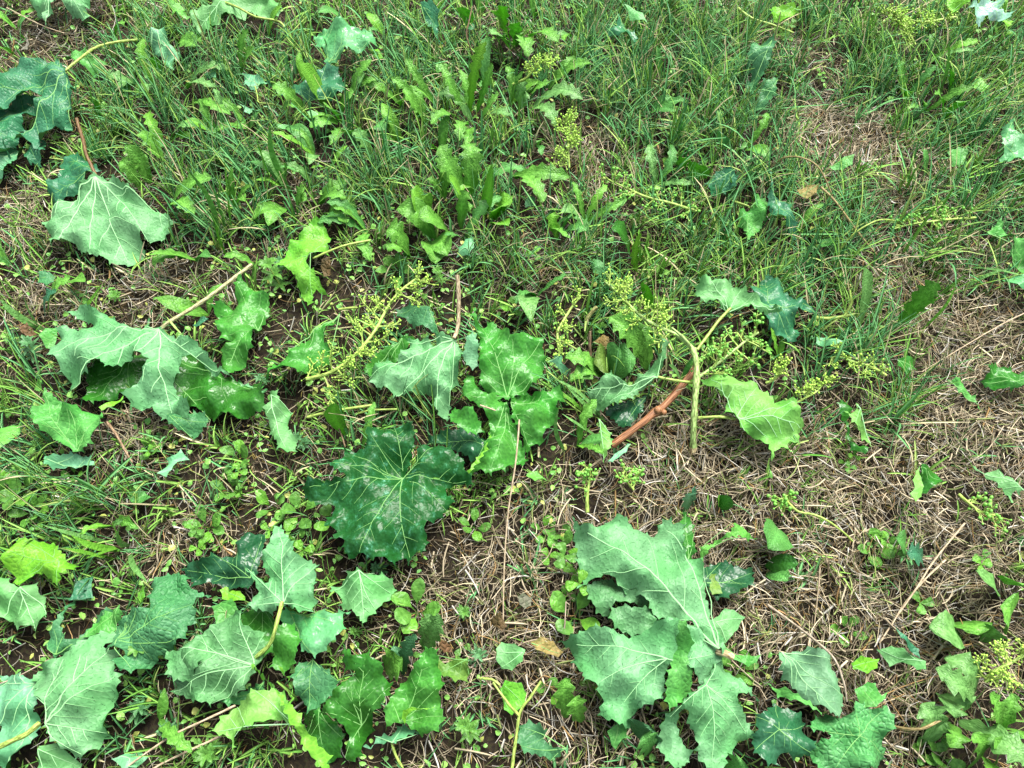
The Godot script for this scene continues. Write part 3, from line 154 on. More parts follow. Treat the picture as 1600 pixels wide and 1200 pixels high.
const BUNCHES = [
	["upright yellow-green flower stem of tiny buds beside the dandelion leaf, top middle",[61,20,-588,60,28,-605,59,34,-627,58,38,-646],1.1,18,14,"bud",0.08],
	["grape stem with many small round green berries in the upper middle",[188,24,-525,163,30,-530,137,32,-537,119,30,-550,103,28,-562,94,26,-570],1.6,16,17,"berry",0.00],
	["largest grape flower stem, covered in yellow-green buds, lying over leaves left of the middle",[-184,28,-328,-162,36,-330,-144,44,-338,-131,48,-352,-121,48,-371,-114,46,-393,-104,42,-414,-88,36,-435],2.0,26,27,"bud",0.00],
	["bare knobbly grape stem with a few buds left of the shoot",[45,26,-347,43,30,-358,42,32,-374,48,32,-388,57,30,-405,66,26,-420],1.7,8,12,"bud",0.00],
	["small grape stem with green berries below the brown cane",[63,16,-208,63,22,-220,65,26,-233,65,30,-244],1.7,7,9,"berry",0.55],
	["short berry stem right of the small one below the brown cane",[103,18,-227,97,22,-233,93,26,-240],1.2,8,11,"berry",0.15],
	["dense yellow bud stem half sunk in grass near the top right",[523,36,-809,501,36,-804,482,36,-801,466,34,-809,453,32,-818,444,28,-828],1.7,15,13,"bud",0.10],
	["loose bud stem at the top edge right of the yellow bud stem's hollow",[472,26,-774,465,32,-786,460,36,-797,454,38,-815],1.4,10,10,"bud",0.10],
	["thin berry stem lying in grass near the right edge, upper half",[468,28,-513,442,32,-508,419,32,-505,402,28,-505,384,24,-502],1.4,12,12,"berry",0.10],
	["bud stem among dandelion leaves at the top middle",[1,24,-710,16,32,-711,26,40,-718,32,42,-724,45,40,-733],1.6,11,12,"bud",0.35],
	["bright yellow-green bud stem at the right edge, lower corner",[350,30,-73,356,38,-80,366,42,-85,379,42,-91],1.8,12,14,"bud",0.00],
	["small berry stem at the right edge beside the pale torn leaf",[376,20,-222,379,26,-212,386,28,-204,401,26,-201],1.4,8,11,"berry",0.25],
	["tiny berry sprig next to the yellow hooked stalk",[228,14,-209,228,20,-215,229,24,-221],1.0,6,8,"berry",0.20],
	["slanted grape stem with sparse buds in grass right of the shoot",[338,24,-334,323,30,-340,309,32,-343,297,30,-350,291,26,-351],1.7,9,12,"bud",0.10],
	["small star-shaped bud sprig right of the shoot's berry bunch",[227,28,-324,234,32,-326,240,36,-332,245,38,-337],1.3,6,9,"bud",0.40],
	["fine bud stem fallen into grass below the star-shaped sprig",[254,20,-308,261,24,-311,271,26,-316,282,24,-327],1.1,8,9,"bud",0.10],
]
const WEEDS = [
	["dandelion_plant","large dandelion rosette with toothed upright leaves in the upper middle","dandelion",[["dandelion","dand",[-48,14,-672,-76,60,-700],13,14],["dandelion","dand",[-84,16,-687,-117,58,-713],12,14],["dandelion","lime",[-48,18,-675,-28,86,-703],16,16],["dandelion","dand",[-50,14,-662,-86,44,-627],17,18],["dandelion","dand",[-95,14,-662,-130,62,-676],13,14],["dandelion","dand",[-95,16,-657,-116,58,-663],20,16],["dandelion","dand",[-38,14,-659,-14,56,-659],17,14],["dandelion","dandpale",[-45,14,-666,-83,34,-684],18,14],["dandelion","dand",[-48,12,-658,-48,30,-608],16,12],["dandelion","dand",[-41,14,-679,-21,66,-693],15,10],["dandelion","dandpale",[-33,14,-666,-2,40,-644],16,14],["dandelion","dand",[-58,14,-686,-66,40,-690],12,10]]],
	["dandelion_plant","dandelion with one big blunt leaf and two smooth pointed leaves, upper middle","dandelion",[["dandelion","dand",[-43,16,-555,-73,62,-578],26,18],["lance","lime2",[-33,14,-534,-19,76,-539],19,8],["lance","lime2",[-48,14,-542,-63,56,-541],20,10],["dandelion","dand",[-43,14,-551,-43,52,-571],14,8],["dandelion","dand",[-53,12,-516,-43,48,-529],18,12],["dandelion","dand",[-72,12,-556,-77,46,-577],15,10]]],
	["dandelion_plant","dandelion with bright spear-shaped leaves around the dark teal leaf, upper left of middle","dandelion",[["lance","lime2",[-210,16,-687,-228,70,-691],22,12],["dandelion","dand",[-227,14,-671,-260,50,-677],20,16],["dandelion","dand",[-186,12,-688,-153,56,-712],17,14],["dandelion","dandpale",[-184,14,-696,-161,50,-697],14,10],["dandelion","dand",[-192,12,-668,-219,30,-637],16,12],["dandelion","dand",[-192,14,-672,-172,44,-675],18,12],["dandelion","dand",[-194,12,-668,-201,40,-657],20,10],["dandelion","dand",[-196,12,-661,-196,22,-619],14,8]]],
	["dandelion_plant","dandelion with wavy pale-edged leaves lying right of the large rosette","dandelion",[["dandelion","dandpale",[18,14,-682,77,44,-664],22,18],["dandelion","dand",[42,14,-720,87,50,-714],18,12],["dandelion","dand",[15,14,-797,52,52,-745],22,20],["dandelion","dand",[5,14,-793,5,50,-780],18,12],["dandelion","dandpale",[10,12,-681,14,42,-694],15,10],["dandelion","dand",[0,12,-588,33,30,-533],22,16],["dandelion","dand",[15,12,-705,42,40,-695],15,10],["dandelion","dand",[8,12,-758,15,44,-758],22,10]]],
	["dandelion_plant","dandelion with long toothed leaves filling the bottom right corner","dandelion",[["dandelion","dandpale",[347,30,-67,307,46,-80],22,16],["dandelion","dandpale",[332,24,-48,356,50,-19],26,18],["dandelion","dand",[355,20,-36,334,60,-62],17,12],["dandelion","dand",[329,20,-15,320,50,-37],24,14],["dandelion","dandpale",[305,16,-33,294,40,-57],24,14],["dandelion","dandpale",[324,16,-66,316,38,-48],22,14],["dandelion","dand",[322,14,-50,312,30,-29],18,12],["dandelion","dand",[362,16,-44,360,44,-33],18,14],["dandelion","dand",[351,16,-19,334,50,-34],16,10],["dandelion","lime2",[340,16,-27,329,40,-14],18,10]]],
	["dandelion_plant","dandelion sprout with lime leaves below the big blunt-leaved one","dandelion",[["lance","dand",[-78,14,-503,-115,40,-514],22,14],["lance","dand",[-66,14,-514,-92,44,-500],24,14],["lance","lime2",[-88,14,-528,-100,50,-530],24,12],["dandelion","dand",[-103,12,-480,-123,40,-487],26,14],["lance","dand",[-83,12,-499,-63,26,-467],22,10],["lance","lime2",[-18,14,-528,-2,48,-513],24,12],["lance","lime2",[-15,14,-520,-4,36,-496],18,8]]],
	["toothed_weed","toothed weed with twin leaves right of the lime dandelion sprout","weed",[["dandelion","lime2",[47,14,-500,40,40,-509],18,10],["dandelion","green2",[52,14,-508,73,38,-488],22,12],["dandelion","green2",[51,14,-511,59,42,-504],18,10]]],
	["broad_weed","broad smooth-leaved weed standing in grass below the berry stem","weed",[["lance","greendark",[120,14,-481,96,48,-484],22,12],["lance","lime2",[128,14,-476,121,50,-476],20,12]]],
	["toothed_weed","single upright pale leaf in dry grass at right","weed",[["lance","dandpale",[333,12,-394,313,80,-414],19,10]]],
	["toothed_weed","single bright toothed leaf leaning right in dry grass","weed",[["dandelion","dand",[372,12,-399,383,66,-406],22,12]]],
	["toothed_weed","tall toothed leaf standing in upper right grass","weed",[["dandelion","dandpale",[492,12,-709,471,74,-713],18,8],["dandelion","dand",[505,12,-712,487,46,-707],12,6]]],
	["toothed_weed","small dark toothed weed below the tall one in upper right grass","weed",[["dandelion","dand",[486,12,-668,458,46,-670],20,12],["dandelion","dand",[488,12,-674,489,44,-659],20,12],["lance","green2",[444,12,-585,430,40,-595],14,8]]],
	["toothed_weed","bright lime upright leaf between grape stem and star leaf","weed",[["lance","lime2",[-149,12,-282,-148,58,-289],14,8]]],
	["dandelion_plant","dandelion with a pale-ribbed toothed leaf reaching up left of the shoot","dandelion",[["dandelion","dand",[126,16,-348,88,52,-379],24,16],["dandelion","dand",[85,14,-343,48,36,-346],20,14],["lance","olive",[91,12,-345,74,30,-344],24,12],["lance","green2",[93,12,-341,111,36,-345],26,14]]],
	["toothed_weed","bright pointed leaf standing among the shoot's bud branches","weed",[["lance","lime2",[132,12,-417,124,56,-410],15,6]]],
	["toothed_weed","spotted lime leaf standing above the shoot's bud branches","weed",[["dandelion","lime",[125,14,-460,120,64,-465],15,8]]],
	["dandelion_plant","narrow toothed leaf pair left of the bright folded leaf, bottom middle","dandelion",[["dandelion","dandpale",[-68,14,-98,-53,56,-116],17,10],["dandelion","mid",[-84,14,-80,-70,58,-102],14,10],["dandelion","dand",[-98,12,-84,-81,36,-88],20,10]]],
	["dandelion_plant","dandelion with arching leaves in left upper grass","dandelion",[["lance","dand",[-387,12,-576,-401,48,-593],13,10],["lance","dand",[-378,12,-608,-393,46,-609],15,14],["dandelion","dand",[-360,12,-544,-301,52,-545],22,16],["dandelion","dand",[-465,12,-671,-457,50,-675],15,10],["dandelion","dand",[-394,12,-567,-409,36,-581],18,12],["dandelion","dandpale",[-376,14,-720,-327,40,-687],18,14],["dandelion","dand",[-370,12,-698,-306,34,-651],16,14]]],
	["dandelion_plant","dandelion with toothed leaves near the top left edge grass","dandelion",[["dandelion","dand",[-316,12,-740,-296,60,-756],18,10],["dandelion","dand",[-404,12,-792,-364,34,-762],22,12],["dandelion","dand",[-403,12,-740,-404,44,-730],14,8],["dandelion","dandpale",[-435,12,-726,-460,28,-718],16,12]]],
	["dandelion_plant","dandelion with leaves flopping right of the pale brown-stalked leaf","dandelion",[["dandelion","dand",[-224,12,-530,-208,46,-537],20,12],["dandelion","dand",[-204,12,-547,-168,36,-532],18,14],["lance","dand",[-239,12,-544,-246,24,-506],16,10],["dandelion","dand",[-193,12,-535,-166,24,-511],20,12],["lance","green2",[-158,14,-649,-136,34,-628],22,12],["lance","dandpale",[-170,12,-638,-172,40,-621],16,8],["dandelion","dandpale",[-151,12,-604,-167,48,-611],18,10]]],
	["toothed_weed","leafy weed in the grass at the top middle edge","weed",[["dandelion","lime2",[-3,14,-804,-27,62,-789],18,10],["dandelion","dandpale",[-3,14,-789,-24,48,-764],20,12],["lance","dand",[-52,12,-826,-65,56,-799],16,10],["dandelion","lime2",[-10,14,-820,-12,60,-796],16,10],["dandelion","dand",[8,14,-778,-17,40,-767],18,10]]],
	["toothed_weed","weed with light leaves in straw at the right, low","weed",[["lance","dandpale",[391,12,-144,356,46,-151],16,10],["lance","dand",[389,12,-115,371,40,-126],26,14],["dandelion","dandpale",[367,12,-106,369,34,-107],18,10],["lance","dand",[401,12,-150,399,30,-144],22,8]]],
	["toothed_weed","weed with oval ridged leaf on the straw, lower right","weed",[["lance","dandpale",[350,16,-114,316,34,-111],24,12],["lance","dand",[352,14,-120,354,30,-106],22,10]]],
	["toothed_weed","low weed with serrated leaf right of the largest pale leaf's tip","weed",[["lance","greendark",[207,14,-165,227,30,-161],12,6],["lance","green2",[224,14,-196,200,44,-169],26,10],["lance","green2",[208,12,-159,217,28,-148],12,6]]],
	["toothed_weed","weed with teal jagged leaves above the oval ridged leaf","weed",[["dandelion","teal",[337,14,-165,310,40,-167],20,10],["lance","green2",[324,14,-176,304,40,-179],18,10]]],
	["toothed_weed","pale jagged weed in straw below the shoot's cut foot","weed",[["dandelion","mint",[146,12,-211,144,40,-216],18,8],["dandelion","teal",[155,12,-217,148,36,-221],12,8],["lance","lime2",[175,12,-213,169,34,-215],10,4],["lance","green2",[178,12,-213,179,34,-215],12,4]]],
	["toothed_weed","weed of dark narrow leaves left of the big ragged leaf's top","weed",[["dandelion","dand",[-451,12,-411,-415,44,-428],18,12],["dandelion","teal",[-450,12,-401,-426,40,-416],16,10],["lance","dand",[-433,12,-451,-405,36,-429],14,8]]],
	["toothed_weed","weed with soft leaves at the top middle right of long grass","weed",[["dandelion","dandpale",[231,12,-638,219,46,-644],20,10],["lance","mint",[232,12,-626,227,36,-617],14,8],["dandelion","dandpale",[233,12,-601,244,44,-594],22,14],["dandelion","dand",[181,12,-592,177,40,-583],18,10],["lance","dand",[194,12,-579,192,40,-574],20,10]]],
	["toothed_weed","weed with broad light leaf under the largest leaf's lower lobe","weed",[["dandelion","green2",[101,12,-26,92,40,-36],22,12],["lance","mid",[94,12,-36,98,34,-43],26,10],["dandelion","green2",[153,16,-15,160,40,-21],24,10]]],
	["toothed_weed","grey-green leaf blade pair left of the largest pale leaf, low","weed",[["dandelion","dand",[41,14,-50,39,44,-74],17,10],["dandelion","dand",[52,14,-47,46,40,-62],17,10]]],
]
const TUFTS = [
	["tuft of broad light green grass blades in the upper left",[[[-234,8,-564,-234,96,-572],5.5],[[-256,8,-574,-253,80,-573],4.5],[[-242,20,-596,-219,70,-594],5],[[-246,8,-571,-228,60,-557],3.5],[[-236,8,-565,-247,60,-557],3.5]]],
	["pair of tall light grass blades left of the broad tuft",[[[-305,8,-511,-305,92,-517],5],[[-291,8,-512,-271,96,-529],5.2],[[-297,8,-513,-293,66,-524],3.5],[[-290,6,-482,-287,50,-487],4]]],
	["coarse grass tuft left of the ragged pale leaf",[[[-450,12,-394,-468,50,-399],6],[[-454,10,-395,-441,60,-398],3.5],[[-439,10,-402,-408,70,-405],3.8],[[-452,14,-292,-436,50,-305],4.2],[[-426,10,-405,-383,44,-421],4.2]]],
	["coarse grass tuft above the yellow-green leaf at left",[[[-322,8,-181,-306,70,-187],4.5],[[-318,8,-178,-281,40,-144],4.2],[[-325,8,-180,-344,50,-178],5],[[-329,8,-181,-331,44,-161],4.6],[[-319,8,-183,-292,80,-180],4.4],[[-331,8,-172,-341,60,-165],5],[[-334,8,-185,-368,50,-186],3.6]]],
	["loose grass blades hanging beside the wet leaf and the cane",[[[84,12,-297,37,44,-320],3.6],[[81,12,-301,46,50,-311],3.4],[[47,12,-268,39,60,-284],3.4],[[71,12,-301,25,30,-326],3.2],[[76,10,-283,43,34,-291],3]]],
	["coarse light grass at the far right above the dry mound",[[[391,12,-392,411,50,-417],2.4],[[439,12,-436,473,40,-441],3.6],[[456,14,-468,483,40,-433],4],[[376,10,-395,394,52,-401],2.6]]],
]
const HERBS = [
	["bed",-390,-366,1.2,"whorled bedstraw sprig left of the ragged pale leaf"],
	["bed",-448,-359,1,"whorled bedstraw sprig above and left of the five-toothed leaf"],
	["bed",-382,-332,0.8,"whorled bedstraw sprig above and right of the five-toothed leaf"],
	["bed",-388,-431,0.8,"whorled bedstraw sprig above and left of the ragged pale leaf"],
	["bed",-246,-359,0.9,"whorled bedstraw sprig below the wrinkled leaf by the thick stalk"],
	["bed",-246,-299,1.1,"whorled bedstraw sprig left of the pale rectangular leaf piece"],
	["bed",-164,-621,1.1,"whorled bedstraw sprig right of the broad grass tuft"],
	["bed",-145,-596,1,"whorled bedstraw sprig above and left of the lime dandelion sprout"],
	["bed",-176,-596,0.9,"whorled bedstraw sprig below and right of the dark teal wet leaf"],
	["bed",-287,-84,1.2,"whorled bedstraw sprig below the wrinkled teal leaf"],
	["bed",-284,-51,1.3,"whorled bedstraw sprig below and right of the broad stalked pale leaf"],
	["bed",-225,-31,1.2,"whorled bedstraw sprig below and left of the lime-backed rolled leaf"],
	["bed",-236,-462,1.2,"whorled bedstraw sprig left of the lime double leaf"],
	["bed",-223,-435,1.2,"whorled bedstraw sprig below and left of the lime double leaf"],
	["bed",-104,-161,0.9,"whorled bedstraw sprig above and right of the blotched pale leaf"],
	["bed",-41,-130,0.8,"whorled bedstraw sprig below and left of the straight dry stalk"],
	["bed",-32,-96,0.9,"whorled bedstraw sprig above and right of the bright folded leaf"],
	["bed",-26,-37,0.9,"whorled bedstraw sprig below and left of the bottom fork-shaped stalk"],
	["bed",-183,-274,1,"whorled bedstraw sprig below and right of the pale rectangular leaf piece"],
	["bed",-120,-113,0.8,"whorled bedstraw sprig below the blotched pale leaf"],
	["bed",-227,-338,0.9,"whorled bedstraw sprig above the pale rectangular leaf piece"],
	["bed",-463,-369,0.9,"whorled bedstraw sprig below and left of the brown-stalked pale leaf"],
	["bed",-299,-33,1.1,"whorled bedstraw sprig below and left of the cracked pale leaf"],
	["bed",-107,-655,0.8,"whorled bedstraw sprig left of the large dandelion rosette"],
	["bed",-69,-446,0.9,"whorled bedstraw sprig below the lime dandelion sprout"],
	["bed",-252,-46,1.1,"whorled bedstraw sprig left of the lime-backed rolled leaf"],
	["oval",-430,-241,1.3,"oval-leaved weed below and left of the five-toothed leaf"],
	["oval",-418,-227,1.2,"oval-leaved weed above the yellow-green spotted leaf"],
	["oval",-394,-221,1.1,"oval-leaved weed below the five-toothed leaf"],
	["oval",-432,-221,1.2,"oval-leaved weed above and left of the yellow-green spotted leaf"],
	["oval",-317,-265,1.2,"oval-leaved weed right of the five-toothed leaf"],
	["oval",-310,-261,0.9,"oval-leaved weed below the ragged pale leaf"],
	["oval",-258,-299,1.1,"oval-leaved weed left of the pale rectangular leaf piece"],
	["oval",-240,-259,1.1,"oval-leaved weed below and left of the pale rectangular leaf piece"],
	["oval",-241,-229,1.2,"oval-leaved weed above and left of the five-lobed mint leaf"],
	["oval",-279,-274,0.8,"oval-leaved weed below and right of the ragged pale leaf"],
	["oval",-213,-209,1.2,"oval-leaved weed above the five-lobed mint leaf"],
	["oval",-203,-215,1,"oval-leaved weed below the pale rectangular leaf piece"],
	["oval",-178,-209,1.2,"oval-leaved weed left of the star-shaped speckled leaf"],
	["oval",-197,-227,1,"oval-leaved weed above and left of the blotched pale leaf"],
	["oval",-180,-187,1.1,"oval-leaved weed below and left of the star-shaped speckled leaf"],
	["oval",-150,-204,1,"oval-leaved weed above and right of the five-lobed mint leaf"],
	["oval",-247,-221,1,"oval-leaved weed above and right of the wrinkled teal leaf"],
	["oval",-254,-196,1.2,"oval-leaved weed above the cracked pale leaf"],
	["oval",-164,-229,1,"oval-leaved weed below and right of the pale rectangular leaf piece"],
	["oval",-19,-197,1.2,"oval-leaved weed left of the straight dry stalk"],
	["oval",-32,-198,1.1,"oval-leaved weed right of the star-shaped speckled leaf"],
	["oval",-76,-128,1.3,"oval-leaved weed right of the blotched pale leaf"],
	["oval",-91,-118,0.9,"oval-leaved weed below and right of the blotched pale leaf"],
	["oval",27,-193,1.2,"oval-leaved weed right of the straight dry stalk"],
	["oval",37,-193,1.1,"oval-leaved weed below and left of the small low berry stems"],
	["oval",23,-150,1.2,"oval-leaved weed below and right of the straight dry stalk"],
	["oval",43,-138,1.1,"oval-leaved weed left of the largest pale leaf"],
	["oval",48,-123,1.4,"oval-leaved weed above and right of the bottom fork-shaped stalk"],
	["oval",36,-135,0.9,"oval-leaved weed above the bottom fork-shaped stalk"],
	["oval",300,-178,1.1,"oval-leaved weed above and left of the long bent dry stalk"],
	["oval",313,-177,1,"oval-leaved weed below and left of the curled leaf in its hole"],
	["oval",321,-153,1,"oval-leaved weed left of the long bent dry stalk"],
	["oval",332,-156,1,"oval-leaved weed below the curled leaf in its hole"],
	["oval",386,-174,1.1,"oval-leaved weed right of the long bent dry stalk"],
	["oval",402,-148,1.1,"oval-leaved weed below the pale torn leaf at the right"],
	["oval",315,-25,1.3,"oval-leaved weed below and left of the corner dandelion"],
	["oval",296,-33,1,"oval-leaved weed right of the mid green leaf at the bottom edge"],
	["oval",305,-29,0.9,"oval-leaved weed below and right of the notched leaf with straws"],
	["oval",22,-409,1,"oval-leaved weed above and left of the bare knobbly stem"],
	["oval",3,-416,1,"oval-leaved weed left of the bare knobbly stem"],
	["oval",38,-387,1.1,"oval-leaved weed below and left of the bare knobbly stem"],
	["oval",-115,-458,1.1,"oval-leaved weed below and left of the lime dandelion sprout"],
	["oval",-9,-442,1.1,"oval-leaved weed below and right of the lime dandelion sprout"],
	["oval",-3,-458,0.9,"oval-leaved weed below and right of the blunt-leaved dandelion"],
	["oval",42,-177,1,"oval-leaved weed above and left of the largest pale leaf"],
	["oval",177,-89,1,"oval-leaved weed left of the notched leaf with straws"],
	["oval",172,-84,0.9,"oval-leaved weed below the dark glossy leaf by the largest leaf"],
	["oval",-123,-140,0.9,"oval-leaved weed left of the blotched pale leaf"],
	["oval",29,-68,1.1,"oval-leaved weed above the dull toothed bottom leaf"],
	["oval",-9,-27,1,"oval-leaved weed below and left of the bottom fork-shaped stalk"],
	["oval",237,-118,1,"oval-leaved weed above the notched leaf with straws"],
	["oval",263,-113,0.9,"oval-leaved weed above and right of the notched leaf with straws"],
	["oval",-402,-209,1,"oval-leaved weed above and left of the wrinkled teal leaf"],
	["oval",-363,-215,0.9,"oval-leaved weed above and right of the yellow-green spotted leaf"],
	["oval",-441,-268,1,"oval-leaved weed below and left of the ragged pale leaf"],
	["oval",-381,-244,0.8,"oval-leaved weed above the broad stalked pale leaf"],
	["oval",-24,-373,0.8,"oval-leaved weed above the glossy wet green leaf"],
	["oval",118,-423,1,"oval-leaved weed right of the bare knobbly stem"],
	["oval",24,-359,0.8,"oval-leaved weed above and right of the glossy wet green leaf"],
	["oval",173,-598,1,"oval-leaved weed above and right of the upper berry stem"],
	["oval",185,-650,0.9,"oval-leaved weed below and left of the dull leaf in the hollow"],
	["oval",-180,-166,1,"oval-leaved weed above and right of the cracked pale leaf"],
	["oval",-196,-187,1,"oval-leaved weed above the lime-backed rolled leaf"],
	["oval",-432,-803,1,"oval-leaved weed above and left of the small two-lobed mint leaf"],
	["oval",-414,-809,0.9,"oval-leaved weed above and right of the small two-lobed mint leaf"],
	["oval",-569,-786,1.1,"oval-leaved weed above the large lobed leaf at the left edge"],
	["oval",-450,-674,0.9,"oval-leaved weed right of the large lobed leaf at the left edge"],
	["oval",-436,-705,1,"oval-leaved weed below and left of the small two-lobed mint leaf"],
	["oval",43,-113,1,"oval-leaved weed below the small low berry stems"],
	["oval",53,-73,1,"oval-leaved weed above and right of the dull toothed bottom leaf"],
	["oval",356,-299,0.8,"oval-leaved weed right of the folded leaf in grass"],
	["oval",393,-820,0.9,"oval-leaved weed left of the yellow top bud stem"],
	["oval",329,-742,1.1,"oval-leaved weed right of the dull leaf in the hollow"],
	["oval",-108,-209,0.9,"oval-leaved weed above the blotched pale leaf"],
	["oval",586,-803,1,"oval-leaved weed below and right of the silvery corner leaf"],
	["oval",261,-345,0.9,"oval-leaved weed above and right of the toothed leaf on the shoot"],
	["trefoil",257,-764,1.5,"clover sprig left of the dull leaf in the hollow"],
	["trefoil",304,-182,1.1,"clover sprig above and left of the long bent dry stalk"],
	["trefoil",49,-156,1.2,"clover sprig below and right of the straight dry stalk"],
	["trefoil",-52,-98,1.2,"clover sprig above and right of the bright folded leaf"],
	["trefoil",-37,-101,1.1,"clover sprig above and left of the bottom fork-shaped stalk"],
	["trefoil",-169,-182,1.1,"clover sprig above and right of the five-lobed mint leaf"],
	["trefoil",-229,-241,1,"clover sprig below and left of the pale rectangular leaf piece"],
	["trefoil",-315,-268,1,"clover sprig below the ragged pale leaf"],
	["trefoil",323,-130,1.1,"clover sprig below the long bent dry stalk"],
	["trefoil",34,-166,1,"clover sprig below and left of the small low berry stems"],
	["trefoil",374,-166,1,"clover sprig right of the long bent dry stalk"],
	["trefoil",-254,-182,0.9,"clover sprig above and left of the five-lobed mint leaf"],
	["trefoil",-393,-198,1,"clover sprig above the yellow-green spotted leaf"],
	["trefoil",-207,-190,1,"clover sprig above and left of the blotched pale leaf"],
	["trefoil",79,-387,0.9,"clover sprig right of the bare knobbly stem"],
	["trefoil",328,-803,1,"clover sprig above and right of the dull leaf in the hollow"],
	["trefoil",-172,-527,1,"clover sprig above and right of the lime double leaf"],
	["trefoil",-200,-535,0.9,"clover sprig above the lime double leaf"],
	["trefoil",29,-477,1.1,"clover sprig above the bare knobbly stem"],
	["trefoil",-352,-332,0.9,"clover sprig below and left of the ragged pale leaf"],
	["trefoil",361,-737,0.9,"clover sprig right of the dull leaf in the hollow"],
	["trefoil",295,-256,0.8,"clover sprig below the folded leaf in grass"],
	["trefoil",379,-106,1,"clover sprig above the corner dandelion"],
	["sprout",-194,-74,0.73,"toothed-leaf sprout above the lime-backed rolled leaf"],
	["sprout",27,-631,0.88,"toothed-leaf sprout left of the upright bud stem"],
	["sprout",-318,-477,0.89,"toothed-leaf sprout above and left of the wrinkled leaf by the thick stalk"],
	["sprout",-434,-445,1.13,"toothed-leaf sprout below and left of the brown-stalked pale leaf"],
	["sprout",2,-288,0.96,"toothed-leaf sprout below the glossy wet green leaf"],
	["sprout",-255,-467,1.07,"toothed-leaf sprout left of the lime double leaf"],
	["sprout",-156,-819,0.73,"toothed-leaf sprout right of the arched mint leaf"],
	["sprout",-384,-634,1.08,"toothed-leaf sprout above and right of the brown-stalked pale leaf"],
	["sprout",-600,-787,0.73,"toothed-leaf sprout above the large lobed leaf at the left edge"],
	["sprout",-291,-544,0.96,"toothed-leaf sprout below and left of the broad grass tuft"],
	["sprout",76,-527,1.03,"toothed-leaf sprout left of the upper berry stem"],
	["sprout",157,-340,0.82,"toothed-leaf sprout above and left of the broken shoot"],
	["sprout",147,-20,1.06,"toothed-leaf sprout below and left of the notched leaf with straws"],
	["sprout",75,-813,0.83,"toothed-leaf sprout above the upright bud stem"],
	["sprout",-278,-666,1.06,"toothed-leaf sprout above and left of the broad grass tuft"],
	["sprout",24,-433,1.03,"toothed-leaf sprout above and left of the bare knobbly stem"],
	["sprout",-33,-572,1.11,"toothed-leaf sprout above the blunt-leaved dandelion"],
	["sprout",20,-571,0.99,"toothed-leaf sprout right of the blunt-leaved dandelion"],
	["sprout",-361,-701,0.86,"toothed-leaf sprout below and right of the small two-lobed mint leaf"],
	["sprout",-266,-49,1.08,"toothed-leaf sprout below and left of the cracked pale leaf"],
	["sprout",-486,-815,1,"toothed-leaf sprout left of the small two-lobed mint leaf"],
	["sprout",58,-273,0.83,"toothed-leaf sprout above and left of the small low berry stems"],
	["sprout",-536,-592,0.91,"toothed-leaf sprout below the large lobed leaf at the left edge"],
	["sprout",-262,-101,0.97,"toothed-leaf sprout below and right of the wrinkled teal leaf"],
	["sprout",-338,-200,0.77,"toothed-leaf sprout above and right of the yellow-green spotted leaf"],
	["sprout",284,-369,0.88,"toothed-leaf sprout below and right of the blue-green shiny leaf"],
	["sprout",-102,-569,0.89,"toothed-leaf sprout above and left of the lime dandelion sprout"],
	["sprout",-150,-515,1.12,"toothed-leaf sprout above and right of the lime double leaf"],
	["sprout",-216,-616,0.87,"toothed-leaf sprout right of the broad grass tuft"],
	["sprout",229,-835,0.91,"toothed-leaf sprout above and left of the dull leaf in the hollow"],
	["sprout",-90,-867,0.71,"toothed-leaf sprout above the large dandelion rosette"],
	["sprout",-508,-471,0.92,"toothed-leaf sprout above the five-toothed leaf"],
	["sprout",-13,-780,1.04,"toothed-leaf sprout above and right of the large dandelion rosette"],
	["sprout",156,-577,0.95,"toothed-leaf sprout above and right of the upper berry stem"],
	["sprout",-2,-700,0.81,"toothed-leaf sprout right of the large dandelion rosette"],
	["sprout",-438,-285,0.72,"toothed-leaf sprout left of the five-toothed leaf"],
	["sprout",-182,-639,0.93,"toothed-leaf sprout below and right of the dark teal wet leaf"],
	["sprout",456,-708,0.72,"toothed-leaf sprout below the yellow top bud stem"],
	["sprout",-231,-693,0.98,"toothed-leaf sprout below the dark teal wet leaf"],
	["sprout",41,-517,0.95,"toothed-leaf sprout below the upright bud stem"],
	["sprout",107,-473,1.04,"toothed-leaf sprout below and left of the upper berry stem"],
	["sprout",-296,-811,0.73,"toothed-leaf sprout below and right of the light leaf at the top edge"],
	["sprout",-133,-270,0.94,"toothed-leaf sprout above and left of the star-shaped speckled leaf"],
	["sprout",-460,-806,0.72,"toothed-leaf sprout left of the light leaf at the top edge"],
	["sprout",-243,-544,1.05,"toothed-leaf sprout below the broad grass tuft"],
	["sprout",-458,-721,1.14,"toothed-leaf sprout below and left of the small two-lobed mint leaf"],
	["sprout",-608,-829,0.85,"toothed-leaf sprout above and left of the brown-stalked pale leaf"],
	["sprout",-49,-503,1.13,"toothed-leaf sprout below and right of the lime dandelion sprout"],
	["sprout",-50,-335,0.88,"toothed-leaf sprout right of the leaf with the tall stalk"],
	["sprout",-195,-829,0.9,"toothed-leaf sprout above the arched mint leaf"],
	["sprout",252,-361,0.71,"toothed-leaf sprout below the blue-green shiny leaf"],
	["sprout",157,-686,1.14,"toothed-leaf sprout above the upper berry stem"],
	["sprout",175,-740,0.73,"toothed-leaf sprout left of the dull leaf in the hollow"],
	["sprout",473,-688,1.05,"toothed-leaf sprout above and left of the torn teal leaf at the right edge"],
	["sprout",-126,-696,1.14,"toothed-leaf sprout left of the large dandelion rosette"],
	["sprout",-261,-70,0.91,"toothed-leaf sprout below the wrinkled teal leaf"],
	["sprout",-123,-635,1,"toothed-leaf sprout above and left of the blunt-leaved dandelion"],
	["sprout",-240,-568,0.95,"toothed-leaf sprout above the lime double leaf"],
